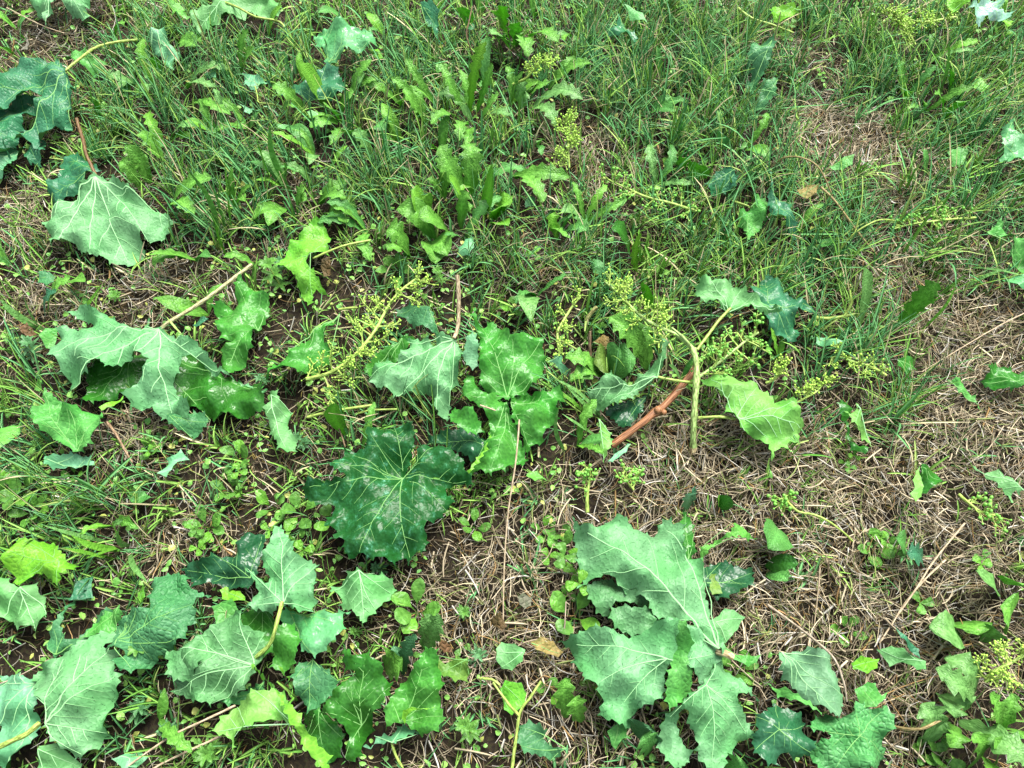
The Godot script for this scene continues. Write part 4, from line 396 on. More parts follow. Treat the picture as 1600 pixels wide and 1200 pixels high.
	["sprout",-197,-598,1,"toothed-leaf sprout below the arched mint leaf"],
	["sprout",250,-549,0.8,"toothed-leaf sprout left of the folded teal leaf"],
	["sprout",-30,-650,0.91,"toothed-leaf sprout below and right of the large dandelion rosette"],
	["sprout",-417,-727,0.97,"toothed-leaf sprout below the small two-lobed mint leaf"],
	["sprout",-195,-38,1.01,"toothed-leaf sprout below and left of the lime-backed rolled leaf"],
	["sprout",258,-628,1.08,"toothed-leaf sprout left of the tan tendril"],
	["sprout",297,-518,1.06,"toothed-leaf sprout below and right of the folded teal leaf"],
	["sprout",-33,-735,1.14,"toothed-leaf sprout above and left of the upright bud stem"],
	["sprout",-323,-644,0.95,"toothed-leaf sprout left of the broad grass tuft"],
	["sprout",497,-771,0.92,"toothed-leaf sprout below and right of the yellow top bud stem"],
	["sprout",-241,-732,0.73,"toothed-leaf sprout above and left of the dark teal wet leaf"],
	["sprout",-77,-622,0.94,"toothed-leaf sprout below and left of the large dandelion rosette"],
	["sprout",-296,-660,0.95,"toothed-leaf sprout below and left of the dark teal wet leaf"],
	["sprout",-39,-853,0.9,"toothed-leaf sprout above and right of the dark teal wet leaf"],
	["sprout",-211,-573,1.11,"toothed-leaf sprout below and right of the broad grass tuft"],
	["sprout",-504,-654,1.1,"toothed-leaf sprout below and right of the large lobed leaf at the left edge"],
	["sprout",27,-850,0.77,"toothed-leaf sprout above and left of the upper berry stem"],
	["sprout",-505,-625,0.82,"toothed-leaf sprout below and left of the light leaf at the top edge"],
	["sprout",-298,-415,1.03,"toothed-leaf sprout above and right of the ragged pale leaf"],
	["sprout",-327,-554,0.75,"toothed-leaf sprout right of the brown-stalked pale leaf"],
	["scrap",-315,-222,0.94,"torn leaf scrap below and right of the five-toothed leaf"],
	["scrap",-345,-726,1.14,"torn leaf scrap below and right of the small two-lobed mint leaf"],
	["scrap",-252,-646,0.96,"torn leaf scrap above and right of the broad grass tuft"],
	["scrap",-55,-661,0.81,"torn leaf scrap below and left of the large dandelion rosette"],
	["scrap",18,-539,0.72,"torn leaf scrap right of the blunt-leaved dandelion"],
	["scrap",102,-554,0.83,"torn leaf scrap left of the upper berry stem"],
	["scrap",-80,-735,0.81,"torn leaf scrap above and left of the large dandelion rosette"],
	["scrap",-339,-144,1.15,"torn leaf scrap below and right of the yellow-green spotted leaf"],
	["scrap",527,-706,1.05,"torn leaf scrap above and left of the torn teal leaf at the right edge"],
	["scrap",312,-485,0.9,"torn leaf scrap above and left of the narrow pale leaf"],
	["scrap",-275,-22,1,"torn leaf scrap below and right of the broad stalked pale leaf"],
	["scrap",84,-453,0.78,"torn leaf scrap above and right of the bare knobbly stem"],
	["scrap",463,-660,1.12,"torn leaf scrap left of the torn teal leaf at the right edge"],
	["scrap",47,-363,0.86,"torn leaf scrap below the bare knobbly stem"],
	["scrap",-48,-802,0.61,"torn leaf scrap above the large dandelion rosette"],
	["scrap",-426,-325,0.71,"torn leaf scrap above and left of the five-toothed leaf"],
	["scrap",-292,-389,0.78,"torn leaf scrap left of the wrinkled leaf by the thick stalk"],
	["scrap",-290,-139,0.72,"torn leaf scrap above the wrinkled teal leaf"],
	["scrap",-232,-409,1.05,"torn leaf scrap above and right of the wrinkled leaf by the thick stalk"],
	["scrap",-384,-602,1.14,"torn leaf scrap above and right of the brown-stalked pale leaf"],
	["scrap",-348,-654,0.61,"torn leaf scrap left of the broad grass tuft"],
	["scrap",-417,-416,0.94,"torn leaf scrap above and left of the ragged pale leaf"],
	["scrap",-135,-334,0.82,"torn leaf scrap below the bud-covered grape stem"],
	["scrap",-190,-744,0.97,"torn leaf scrap below the arched mint leaf"],
	["scrap",-222,-124,1.12,"torn leaf scrap above and right of the cracked pale leaf"],
	["scrap",-46,-477,1.09,"torn leaf scrap below and right of the lime dandelion sprout"],
	["scrap",-126,-376,0.82,"torn leaf scrap right of the bud-covered grape stem"],
	["scrap",-215,-661,1.02,"torn leaf scrap below the dark teal wet leaf"],
	["scrap",518,-765,0.89,"torn leaf scrap below and right of the yellow top bud stem"],
	["scrap",-455,-445,0.95,"torn leaf scrap below and left of the brown-stalked pale leaf"],
	["scrap",119,-351,0.64,"torn leaf scrap above the brown cane"],
	["scrap",-179,-105,0.7,"torn leaf scrap below the five-lobed mint leaf"],
	["scrap",-47,-205,0.83,"torn leaf scrap left of the straight dry stalk"],
	["scrap",20,-233,0.91,"torn leaf scrap above and right of the straight dry stalk"]
]
const LUSH = [[186,-731,112,1.3],[155,-808,109,1],[97,-731,82,0.9],[-85,-797,93,1],[-224,-611,105,0.9],[303,-548,61,0.9],[329,-505,72,1],[-359,-194,70,1],[-58,-307,35,0.7],[452,-752,121,0.8],[121,-301,52,0.7],[348,-307,64,0.8],[-369,-832,102,0.6],[314,-832,71,0.8],[-116,-307,52,0.7],[80,-522,80,0.9],[319,-361,66,0.8],[511,-689,80,0.8],[523,-539,80,0.7],[-403,-699,110,0.8],[-125,-601,83,0.9],[-335,-539,80,0.9],[-323,-659,79,0.9],[238,-611,77,0.8],[409,-565,75,0.7],[597,-832,71,0.6],[93,-404,74,0.7],[-7,-497,72,0.8],[421,-481,71,0.7],[-433,-321,53,0.7],[-396,-270,45,0.6],[-56,-620,70,0.6],[222,-449,57,0.6],[35,-321,47,0.6],[-197,-763,76,0.7],[469,-465,51,0.6],[199,-522,53,0.6],[269,-321,53,0.6],[-62,-270,34,0.8],[-141,-270,40,0.6],[-260,-33,57,0.6],[352,-38,57,0.5]]
const DRY = [[351,-654,64,1.2],[92,-625,56,1.2],[445,-426,69,1.2],[270,-234,77,1.4],[219,-157,89,1.3],[326,-234,61,1.2],[-31,-146,67,1],[384,-611,56,0.9],[414,-334,65,1],[375,-449,44,1],[-272,-189,43,0.7],[0,-106,60,0.9],[166,-240,66,1.1],[375,-234,66,1.1],[275,-126,82,1.2],[-514,-530,53,0.8],[-359,-434,57,0.8],[-559,-808,78,0.7],[-457,-404,43,0.7],[392,-522,60,0.9],[445,-574,55,0.8],[354,-116,56,0.9],[48,-38,43,0.8],[298,-832,55,0.8],[343,-774,46,0.5],[45,-457,38,0.8],[-302,-307,41,0.6],[115,-222,60,1],[295,-60,39,0.8],[246,-33,28,0.6],[88,-222,44,0.9],[-352,-276,40,0.6],[-392,-583,55,0.5],[-228,-539,40,0.5],[545,-659,50,0.5],[421,-258,56,0.8]]
const MOSSY = [[319,-243,33,1.4],[-285,-186,32,1.2],[291,-228,33,1],[259,-172,48,0.8],[-260,-270,34,0.8],[-258,-200,27,0.9],[211,-172,48,0.7],[-460,-785,61,0.6],[-30,-116,46,0.6],[-383,-146,31,0.6],[35,-97,40,0.6],[223,-121,46,0.7],[-215,-270,34,0.6],[139,-246,33,0.5]]
const SHOOT = {main=[157,20,-265,156,34,-278,157,44,-296,159,50,-313,160,54,-331,158,56,-343],lower_bunch=[158,56,-343,147,56,-356,134,54,-365,121,52,-375,108,50,-391,98,46,-409,87,42,-425],side=[158,56,-343,150,60,-352,140,62,-361],berries=[162,44,-321,174,44,-329,188,42,-341,200,42,-351,214,40,-363,225,36,-372]}

var M := {}
var T := {}
var used := {}
var rng := RandomNumberGenerator.new()
var soft := FastNoiseLite.new()
var crumple := FastNoiseLite.new()
var lumps := FastNoiseLite.new()
var cover := {}          # 5 mm cells under fallen leaves -> lowest leaf height there
var berry_mesh: ArrayMesh
var bud_shape: Array
const CELL := 0.005


func _ready() -> void:
	rng.seed = 41
	camera_and_light()
	noises()
	materials()
	berry_mesh = ball(9, 6, 1.18)
	ground()
	for d in VINE_LEAVES:
		if d.w == "":
			vine_leaf(d, thing(d.n, d.l, "dead leaf" if d.n == "dead_leaf" else "leaf", Vector3(d.at[0], 0, d.at[1]) * 0.001, ""))
	shoot()
	for s in STALKS: stalk(s)
	for b in BUNCHES: bunch(b)
	for w in WEEDS: weed(w)
	for t in TUFTS: tuft(t)
	herbs()
	loose_leaves()
	lawn()


# ------------------------------------------------------------------ camera, sky, light
func camera_and_light() -> void:
	var cam := Camera3D.new()
	cam.name = "camera"
	cam.fov = 53.0
	cam.near = 0.02
	cam.far = 400.0
	add_child(cam)
	cam.position = Vector3(0, 0.72 * sin(deg_to_rad(62.0)), 0)
	cam.rotation_degrees = Vector3(-62, 0, 0)
	cam.current = true
	var env := Environment.new()
	env.background_mode = Environment.BG_SKY
	var sky := Sky.new()
	var sm := ProceduralSkyMaterial.new()
	sm.sky_top_color = Color(0.89, 0.95, 1.0)
	sm.sky_horizon_color = Color(0.62, 0.65, 0.67)
	sm.sky_curve = 0.3
	sm.ground_bottom_color = Color(0.16, 0.20, 0.12)
	sm.ground_horizon_color = Color(0.3, 0.36, 0.28)
	sm.sun_angle_max = 60.0
	sm.sky_energy_multiplier = 0.44
	sky.sky_material = sm
	env.sky = sky
	env.tonemap_mode = Environment.TONE_MAPPER_LINEAR
	env.tonemap_exposure = 6.2
	env.sdfgi_enabled = true
	env.ssao_enabled = true
	env.ssil_enabled = true
	var we := WorldEnvironment.new()
	we.name = "sky"
	we.environment = env
	add_child(we)
	var sun := DirectionalLight3D.new()
	sun.name = "veiled_sun"
	sun.light_energy = 0.5
	sun.light_angular_distance = 32.0
	sun.light_color = Color(1.0, 0.985, 0.96)
	sun.shadow_enabled = true
	add_child(sun)
	sun.rotation_degrees = Vector3(-58, 150, 0)


func noises() -> void:
	for n in [soft, crumple, lumps]:
		n.noise_type = FastNoiseLite.TYPE_SIMPLEX_SMOOTH
		n.fractal_type = FastNoiseLite.FRACTAL_FBM
	soft.seed = 3; soft.frequency = 22.0; soft.fractal_octaves = 2
	crumple.seed = 9; crumple.frequency = 80.0; crumple.fractal_octaves = 2
	lumps.seed = 17; lumps.frequency = 5.0; lumps.fractal_octaves = 3


# ------------------------------------------------------------------ materials
func noise_tex(kind: int, freq: float, ramp: Array, size := 512, extra := {}) -> NoiseTexture2D:
	var n := FastNoiseLite.new()
	n.noise_type = kind
	n.frequency = freq
	n.seed = int(freq * 10000.0) + ramp.size() * 7
	n.fractal_type = FastNoiseLite.FRACTAL_NONE if kind == FastNoiseLite.TYPE_CELLULAR else FastNoiseLite.FRACTAL_FBM
	for k in extra: n.set(k, extra[k])
	var t := NoiseTexture2D.new()
	t.width = size
	t.height = size
	t.seamless = true
	t.generate_mipmaps = false
	t.noise = n
	if ramp:
		var g := Gradient.new()
		g.offsets = PackedFloat32Array(ramp.map(func(r): return r[0]))
		g.colors = PackedColorArray(ramp.map(func(r): return r[1]))
		t.color_ramp = g
	return t


func grey(v: float) -> Color: return Color(v, v, v)


func mat(called: String, lin: Color, rough: float, o := {}) -> StandardMaterial3D:
	var m := StandardMaterial3D.new()
	m.resource_name = called
	m.albedo_color = lin.linear_to_srgb()
	m.roughness = rough
	m.metallic_specular = 0.36
	m.vertex_color_use_as_albedo = true
	m.cull_mode = BaseMaterial3D.CULL_DISABLED
	for k in o: m.set(k, o[k])
	M[called] = m
	return m


func leafy(called: String, lin: Color, rough: float, net: String, relief: float, o := {}) -> void:
	var m := mat(called, lin, rough, {"albedo_texture": T[net], "heightmap_enabled": true, "heightmap_texture": T.cells, "heightmap_scale": relief, "heightmap_flip_texture": relief < 0.0,
		"backlight_enabled": true, "backlight": Color(lin.r * 0.55, lin.g * 0.6, lin.b * 0.25).linear_to_srgb()})
	m.heightmap_scale = absf(relief)
	for k in o: m.set(k, o[k])


func materials() -> void:
	var cell := {"cellular_return_type": FastNoiseLite.RETURN_DISTANCE2_SUB, "cellular_distance_function": FastNoiseLite.DISTANCE_EUCLIDEAN, "cellular_jitter": 1.0}
	T.cells = noise_tex(FastNoiseLite.TYPE_CELLULAR, 0.034, [[0.0, grey(0.0)], [0.5, grey(1.0)]], 512, cell)
	T.under = noise_tex(FastNoiseLite.TYPE_CELLULAR, 0.034, [[0.0, Color(1, 1, 1)], [0.16, Color(0.96, 0.975, 0.96)], [0.6, Color(0.92, 0.945, 0.925)]], 512, cell)
	T.upper = noise_tex(FastNoiseLite.TYPE_CELLULAR, 0.034, [[0.0, Color(0.98, 1, 0.92)], [0.1, Color(0.9, 0.94, 0.88)], [0.5, Color(0.82, 0.88, 0.82)]], 512, cell)
	T.mottle = noise_tex(FastNoiseLite.TYPE_SIMPLEX_SMOOTH, 0.02, [[0.0, Color(0.62, 0.7, 0.6)], [0.5, Color(0.86, 0.88, 0.84)], [1.0, Color(1, 1, 1)]], 512, {"fractal_octaves": 5})
	T.wetness = noise_tex(FastNoiseLite.TYPE_SIMPLEX_SMOOTH, 0.012, [[0.3, grey(0.68)], [0.5, grey(0.85)], [0.7, grey(1.0)]], 256, {"fractal_octaves": 3})
	T.scratch = noise_tex(FastNoiseLite.TYPE_SIMPLEX_SMOOTH, 0.012, [[0.0, Color(1, 1, 1)], [0.80, Color(0.92, 0.95, 0.93)], [0.90, Color(0.62, 0.66, 0.64)], [0.965, Color(0.22, 0.25, 0.22)], [1.0, Color(0.12, 0.12, 0.1)]], 512, {"fractal_type": FastNoiseLite.FRACTAL_RIDGED, "fractal_octaves": 4})
	T.residue = noise_tex(FastNoiseLite.TYPE_SIMPLEX_SMOOTH, 0.011, [[0.0, Color(0.09, 0.26, 0.09)], [0.4, Color(0.11, 0.30, 0.125)], [0.62, Color(0.13, 0.33, 0.17)], [0.78, Color(0.22, 0.43, 0.30)], [0.88, Color(0.33, 0.53, 0.44)], [1.0, Color(0.60, 0.74, 0.70)]], 512, {"fractal_octaves": 7, "fractal_gain": 0.72})
	T.streaks = noise_tex(FastNoiseLite.TYPE_SIMPLEX_SMOOTH, 0.03, [[0.2, Color(0.55, 0.5, 0.48)], [0.5, Color(0.8, 0.78, 0.76)], [0.8, Color(1, 1, 1)]], 256, {"fractal_octaves": 4})
	T.soil = noise_tex(FastNoiseLite.TYPE_SIMPLEX_SMOOTH, 0.05, [[0.0, Color(0.08, 0.06, 0.04)], [0.45, Color(0.13, 0.105, 0.07)], [0.62, Color(0.20, 0.165, 0.105)], [0.8, Color(0.15, 0.175, 0.08)], [1.0, Color(0.30, 0.25, 0.18)]], 512, {"fractal_octaves": 5})
	var scr := {"detail_enabled": true, "detail_albedo": T.scratch, "detail_blend_mode": BaseMaterial3D.BLEND_MODE_MUL, "detail_uv_layer": BaseMaterial3D.DETAIL_UV_2}
	T.swell = noise_tex(FastNoiseLite.TYPE_SIMPLEX_SMOOTH, 0.022, [], 512, {"fractal_octaves": 2})
	var wet := {"roughness_texture": T.wetness, "metallic_specular": 0.4, "heightmap_texture": T.swell, "heightmap_scale": 0.06}
	leafy("pale", Color(0.165, 0.36, 0.165), 0.48, "under", -0.022, scr)
	leafy("pale2", Color(0.16, 0.365, 0.135), 0.5, "under", -0.022)
	leafy("pale3", Color(0.19, 0.40, 0.085), 0.5, "under", -0.022)
	leafy("bruised", Color(0.135, 0.29, 0.125), 0.48, "under", -0.03, scr)
	leafy("greyunder", Color(0.14, 0.285, 0.155), 0.5, "under", -0.022)
	leafy("mint", Color(0.155, 0.37, 0.205), 0.42, "under", -0.02)
	leafy("mintwet", Color(0.13, 0.36, 0.15), 0.42, "under", 0.03, wet)
	leafy("whitewet", Color(0.38, 0.60, 0.52), 0.3, "under", 0.04, wet)
	leafy("matteteal", Color(0.085, 0.235, 0.11), 0.5, "upper", 0.06)
	leafy("teal", Color(0.05, 0.19, 0.11), 0.42, "upper", 0.04)
	leafy("tealwet", Color(0.045, 0.18, 0.10), 0.45, "upper", 0.03, wet)
	leafy("mid", Color(0.075, 0.215, 0.10), 0.45, "upper", 0.03)
	leafy("green", Color(0.17, 0.42, 0.09), 0.42, "upper", 0.03)
	leafy("green2", Color(0.12, 0.34, 0.085), 0.45, "upper", 0.03)
	leafy("greenmatte", Color(0.10, 0.30, 0.11), 0.45, "upper", 0.06)
	leafy("greenwet", Color(0.07, 0.255, 0.04), 0.45, "upper", 0.035, wet)
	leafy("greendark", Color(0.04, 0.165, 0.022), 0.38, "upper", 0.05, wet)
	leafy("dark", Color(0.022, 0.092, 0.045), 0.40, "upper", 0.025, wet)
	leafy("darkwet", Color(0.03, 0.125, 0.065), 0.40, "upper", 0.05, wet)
	leafy("lime", Color(0.21, 0.46, 0.04), 0.45, "upper", 0.03)
	leafy("lime2", Color(0.21, 0.49, 0.06), 0.42, "upper", 0.03)
	leafy("olive", Color(0.16, 0.25, 0.05), 0.5, "upper", 0.03)
	leafy("tan", Color(0.40, 0.26, 0.10), 0.6, "mottle", 0.05)
	leafy("deadbrown", Color(0.19, 0.10, 0.05), 0.6, "mottle", 0.08)
	leafy("deadgrey", Color(0.26, 0.21, 0.18), 0.7, "mottle", 0.08)
	leafy("speck", Color(1, 1, 1), 0.42, "residue", 0.035, wet)
	M.speck.metallic_specular = 0.32
	M.speck.backlight = Color(0.02, 0.06, 0.01).linear_to_srgb()
	leafy("dand", Color(0.20, 0.50, 0.08), 0.4, "mottle", 0.03)
	leafy("dandpale", Color(0.23, 0.49, 0.15), 0.4, "mottle", 0.03)
	leafy("herb", Color(0.17, 0.41, 0.075), 0.42, "mottle", 0.02)
	leafy("herbblue", Color(0.15, 0.37, 0.16), 0.42, "mottle", 0.02)
	mat("vein_pale", Color(0.225, 0.44, 0.205), 0.5)
	mat("vein_top", Color(0.12, 0.29, 0.075), 0.5)
	var st := {"albedo_texture": T.streaks, "uv1_scale": Vector3(1, 0.35, 1)}
	mat("petiole", Color(0.40, 0.58, 0.13), 0.42, st)
	mat("bunch", Color(0.44, 0.66, 0.15), 0.42, st)
	mat("bud", Color(0.37, 0.62, 0.09), 0.4)
	mat("berry", Color(0.16, 0.42, 0.065), 0.32)
	mat("shootgreen", Color(0.38, 0.58, 0.19), 0.42, st)
	mat("brown_stalk", Color(0.23, 0.14, 0.06), 0.5, st)
	mat("pink_stalk", Color(0.55, 0.46, 0.30), 0.5, st)
	mat("beige_stalk", Color(0.46, 0.47, 0.25), 0.5, st)
	mat("rosy_stub", Color(0.60, 0.50, 0.28), 0.5, st)
	mat("tanstalk", Color(0.40, 0.33, 0.15), 0.55, st)
	mat("stubtan", Color(0.50, 0.50, 0.20), 0.55, st)
	mat("straw", Color(0.58, 0.48, 0.33), 0.6, st)
	mat("greystraw", Color(0.46, 0.40, 0.31), 0.65, st)
	mat("twig", Color(0.34, 0.24, 0.15), 0.7, st)
	mat("cane", Color(0.37, 0.175, 0.085), 0.5, {"albedo_texture": T.streaks, "uv1_scale": Vector3(2, 0.12, 1), "heightmap_enabled": true, "heightmap_texture": T.streaks, "heightmap_scale": 0.05})
	mat("cane_knot", Color(0.42, 0.21, 0.10), 0.5, {"albedo_texture": T.streaks})
	mat("blade", Color(1, 1, 1), 0.35, {"backlight_enabled": true, "backlight": Color(0.05, 0.13, 0.02).linear_to_srgb()})
	mat("thatch", Color(1, 1, 1), 0.62)
	var soil := mat("soil", Color(0.8, 0.8, 0.8), 0.95, {"albedo_texture": T.soil, "uv1_triplanar": true, "uv1_world_triplanar": true, "uv1_scale": Vector3(7, 7, 7), "heightmap_enabled": true, "heightmap_texture": T.soil, "heightmap_scale": 0.5})
	soil.vertex_color_use_as_albedo = false


# ------------------------------------------------------------------ scene helpers
func numbered(called: String) -> String:
	used[called] = used.get(called, -1) + 1
	return called if used[called] == 0 else "%s_%03d" % [called, used[called]]


func thing(called: String, label: String, category: String, at: Vector3, group: String) -> Node3D:
	var o := Node3D.new()
	o.name = numbered(called)
	o.set_meta("label", label)
	o.set_meta("category", category)
	if group: o.set_meta("group", group)
	o.position = at
	add_child(o)
	return o


func part(called: String, mesh: Mesh, material, parent: Node) -> MeshInstance3D:
	var o := MeshInstance3D.new()
	o.name = called
	o.mesh = mesh
	if material != null:
		for i in mesh.get_surface_count(): o.set_surface_override_material(i, M[material] if material is String else material)
	parent.add_child(o, true)
	return o


class Soup:
	var v := PackedVector3Array()
	var n := PackedVector3Array()
	var c := PackedColorArray()
	var u := PackedVector2Array()
	var i := PackedInt32Array()
	func vert(p: Vector3, nn: Vector3, cc: Color, uv: Vector2) -> int:
		v.append(p); n.append(nn); c.append(cc); u.append(uv)
		return v.size() - 1
	func tri(a: int, b: int, d: int) -> void:
		i.append(a); i.append(b); i.append(d)
	func arrays() -> Array:
		var a := []
		a.resize(Mesh.ARRAY_MAX)
		a[Mesh.ARRAY_VERTEX] = v; a[Mesh.ARRAY_NORMAL] = n; a[Mesh.ARRAY_COLOR] = c; a[Mesh.ARRAY_TEX_UV] = u; a[Mesh.ARRAY_TEX_UV2] = u; a[Mesh.ARRAY_INDEX] = i
		return a
	func mesh() -> ArrayMesh:
		var m := ArrayMesh.new()
		m.add_surface_from_arrays(Mesh.PRIMITIVE_TRIANGLES, arrays())
		return m


func curve(flat: Array, step := 0.004) -> PackedVector3Array:
	var p := PackedVector3Array()
	for k in range(0, flat.size(), 3): p.append(Vector3(flat[k], flat[k + 1], flat[k + 2]) * 0.001)
	return smooth_line(p, step)


func smooth_line(p: PackedVector3Array, step := 0.004) -> PackedVector3Array:
	var out := PackedVector3Array()
	for k in p.size() - 1:
		var a := p[maxi(k - 1, 0)]
		var b := p[mini(k + 2, p.size() - 1)]
		var count := maxi(2, int(ceil(p[k].distance_to(p[k + 1]) / step)))
		for j in count: out.append(p[k].cubic_interpolate(p[k + 1], a, b, float(j) / count))
	out.append(p[p.size() - 1])
	return out


func tube(s: Soup, p: PackedVector3Array, r0: float, r1: float, sides := 7, radii := PackedFloat32Array(), tone := 1.0) -> void:
	var count := p.size()
	var side := Vector3.UP
	var run := 0.0
	var first := s.v.size()
	for k in count:
		var d := (p[mini(k + 1, count - 1)] - p[maxi(k - 1, 0)]).normalized()
		side = (side - d * side.dot(d))
		if side.length() < 0.01: side = d.cross(Vector3.RIGHT if absf(d.x) < 0.8 else Vector3.BACK)
		side = side.normalized()
		var other := d.cross(side)
		var t := float(k) / (count - 1)
		var r := radii[k] if radii.size() else lerpf(r0, r1, t) * (1.0 + 0.06 * sin(k * 1.7) + 0.05 * sin(k * 0.63))
		if k > 0: run += p[k].distance_to(p[k - 1])
		for j in sides + 1:
			var a := TAU * j / sides
			var q := side * cos(a) + other * sin(a)
			s.vert(p[k] + q * r, q, Color(tone, tone, tone), Vector2(float(j) / sides, run * 60.0))
	for k in count - 1:
		for j in sides:
			var a := first + k * (sides + 1) + j
			var b := a + sides + 1
			s.tri(a, b, a + 1)
			s.tri(a + 1, b, b + 1)
	for e in 2:
		var k := 0 if e == 0 else count - 1
		var d := (p[0] - p[1]).normalized() if e == 0 else (p[count - 1] - p[count - 2]).normalized()
		var mid := s.vert(p[k] + d * 0.0002, d, Color(tone, tone, tone), Vector2(0.5, 0.5))
		var ring := first + k * (sides + 1)
		for j in sides:
			if e == 0: s.tri(mid, ring + j, ring + j + 1)
			else: s.tri(mid, ring + j + 1, ring + j)


func ball(around: int, rows: int, tall: float) -> ArrayMesh:
	var s := Soup.new()
	ball_into(s, Vector3.ZERO, 1.0, around, rows, tall)
	return s.mesh()


func ball_into(s: Soup, at: Vector3, r: float, around: int, rows: int, tall: float) -> void:
	var first := s.v.size()
	for a in rows + 1:
		var th := PI * a / rows
		for b in around + 1:
			var ph := TAU * b / around
			var q := Vector3(sin(th) * cos(ph), cos(th), sin(th) * sin(ph))
			s.vert(at + Vector3(q.x, q.y * tall, q.z) * r, q, Color.WHITE, Vector2(float(b) / around, float(a) / rows))
	for a in rows:
		for b in around:
			var k := first + a * (around + 1) + b
			s.tri(k, k + around + 1, k + 1)
			s.tri(k + 1, k + around + 1, k + around + 2)


# ------------------------------------------------------------------ ground
func blob(list: Array, x: float, z: float) -> float:
	var t := 0.0
	for b in list:
		var q: float = ((x * 1000.0 - b[0]) ** 2 + (z * 1000.0 - b[1]) ** 2) / (b[2] * b[2])
		if q < 5.0: t += b[3] * exp(-q)
	return t


func ground_y(x: float, z: float) -> float:
	return 0.006 * lumps.get_noise_2d(x, z) + 0.003 * soft.get_noise_2d(x, z)


func ground() -> void:
	var xs := PackedFloat32Array()
	var far: Array[float] = [60.0, 20.0, 7.0, 3.6, 2.4, 1.8]
	for f in far: xs.append(-f)
	for k in 241: xs.append(-1.5 + k * 0.0125)
	for k in far.size(): xs.append(far[far.size() - 1 - k])
	var s := Soup.new()
	var w := xs.size()
	for j in w:
		for i in w:
			var x := xs[i]
			var z := xs[j] - 0.4
			var y := ground_y(x, z)
			var n := Vector3(ground_y(x - 0.006, z) - ground_y(x + 0.006, z), 0.012, ground_y(x, z - 0.006) - ground_y(x, z + 0.006)).normalized()
			s.vert(Vector3(x, y, z), n, Color.WHITE, Vector2(x, z))
	for j in w - 1:
		for i in w - 1:
			var a := j * w + i
			s.tri(a, a + 1, a + w)
			s.tri(a + 1, a + w + 1, a + w)
	var o := part("ground", s.mesh(), "soil", self)
	o.set_meta("kind", "structure")
	o.set_meta("label", "dark soil of the lawn under grass and straw")


# ------------------------------------------------------------------ vine leaves
func idw(c: Array, x: float, z: float) -> float:
	var a := 0.0
	var b := 0.0
	for k in range(0, c.size(), 3):
		var w: float = pow((x - c[k]) ** 2 + (z - c[k + 1]) ** 2 + 30.0, -1.5)
		a += w * c[k + 2]
		b += w
	return a / b * 0.001


func vein_lines(poly: PackedVector2Array, tips: Array, from: Vector2) -> Array:
	var lines := []      # [points, width at start]
	for tip: Vector2 in tips:
		var d := tip - from
		var far := d.length()
		if far < 0.008: continue
		var bow := Vector2(-d.y, d.x) * rng.randf_range(-0.07, 0.07)
		var main := PackedVector2Array()
		var count := maxi(4, int(far / 0.004))
		for k in count + 1:
			var t := float(k) / count * 0.97
			var q := from + d * t + bow * sin(t * PI)
			if Geometry2D.is_point_in_polygon(q, poly): main.append(q)
			elif main.size() > 3: break
		if main.size() < 4: continue
		count = main.size() - 1
		lines.append([main, clampf(far * 0.008, 0.0004, 0.0009)])
		if far < 0.022: continue
		var side := 1.0 if rng.randf() < 0.5 else -1.0
		var t := 0.2
		while t < 0.88:
			var at := main[int(t * count)]
			var go := (main[mini(int(t * count) + 1, count)] - at).normalized().rotated(side * deg_to_rad(rng.randf_range(40, 56)))
			var most := far * (0.46 * (1.0 - t) + 0.08)
			var l := PackedVector2Array([at])
			var turn := -side * 0.05
			while l.size() * 0.004 < most:
				var q := l[l.size() - 1] + go * 0.004
				if not Geometry2D.is_point_in_polygon(q + go * 0.0015, poly): break
				var free := true
				for o in lines:
					if o[0] == main: continue
					for e in o[0]:
						if e.distance_squared_to(q) < 0.000016: free = false
				if not free: break
				l.append(q)
				go = go.rotated(turn * 0.7)
			if l.size() > 2: lines.append([l, clampf(far * 0.003, 0.00018, 0.0003)])
			side = -side
			t += rng.randf_range(0.075, 0.12)
	return lines


func vine_leaf(d: Dictionary, root: Node3D) -> void:
	var base := root.position if root.get_parent() == self else Vector3.ZERO
	var number := 0
	for b in d.b:
		var poly := PackedVector2Array()
		for k in range(0, b.o.size(), 2): poly.append(Vector2(b.o[k], b.o[k + 1]) * 0.001)
		var tips := []
		var from := Vector2.ZERO
		if number == 0:
			for k in range(0, d.t.size(), 2): tips.append(Vector2(d.t[k], d.t[k + 1]) * 0.001)
		elif b.n == "lobe":
			from = Vector2(b.v[0], b.v[1]) * 0.001
			for k in range(2, b.v.size(), 2): tips.append(Vector2(b.v[k], b.v[k + 1]) * 0.001)
		leaf_blade(b, poly, tips, from, root, base, d.at, rng.randf_range(0, 100))
		number += 1
	if d.p.size():
		var s := Soup.new()
		tube(s, curve(d.p), d.r * 0.00078, d.r * 0.00085, 8)
		part("petiole", s.mesh(), d.pm, root)


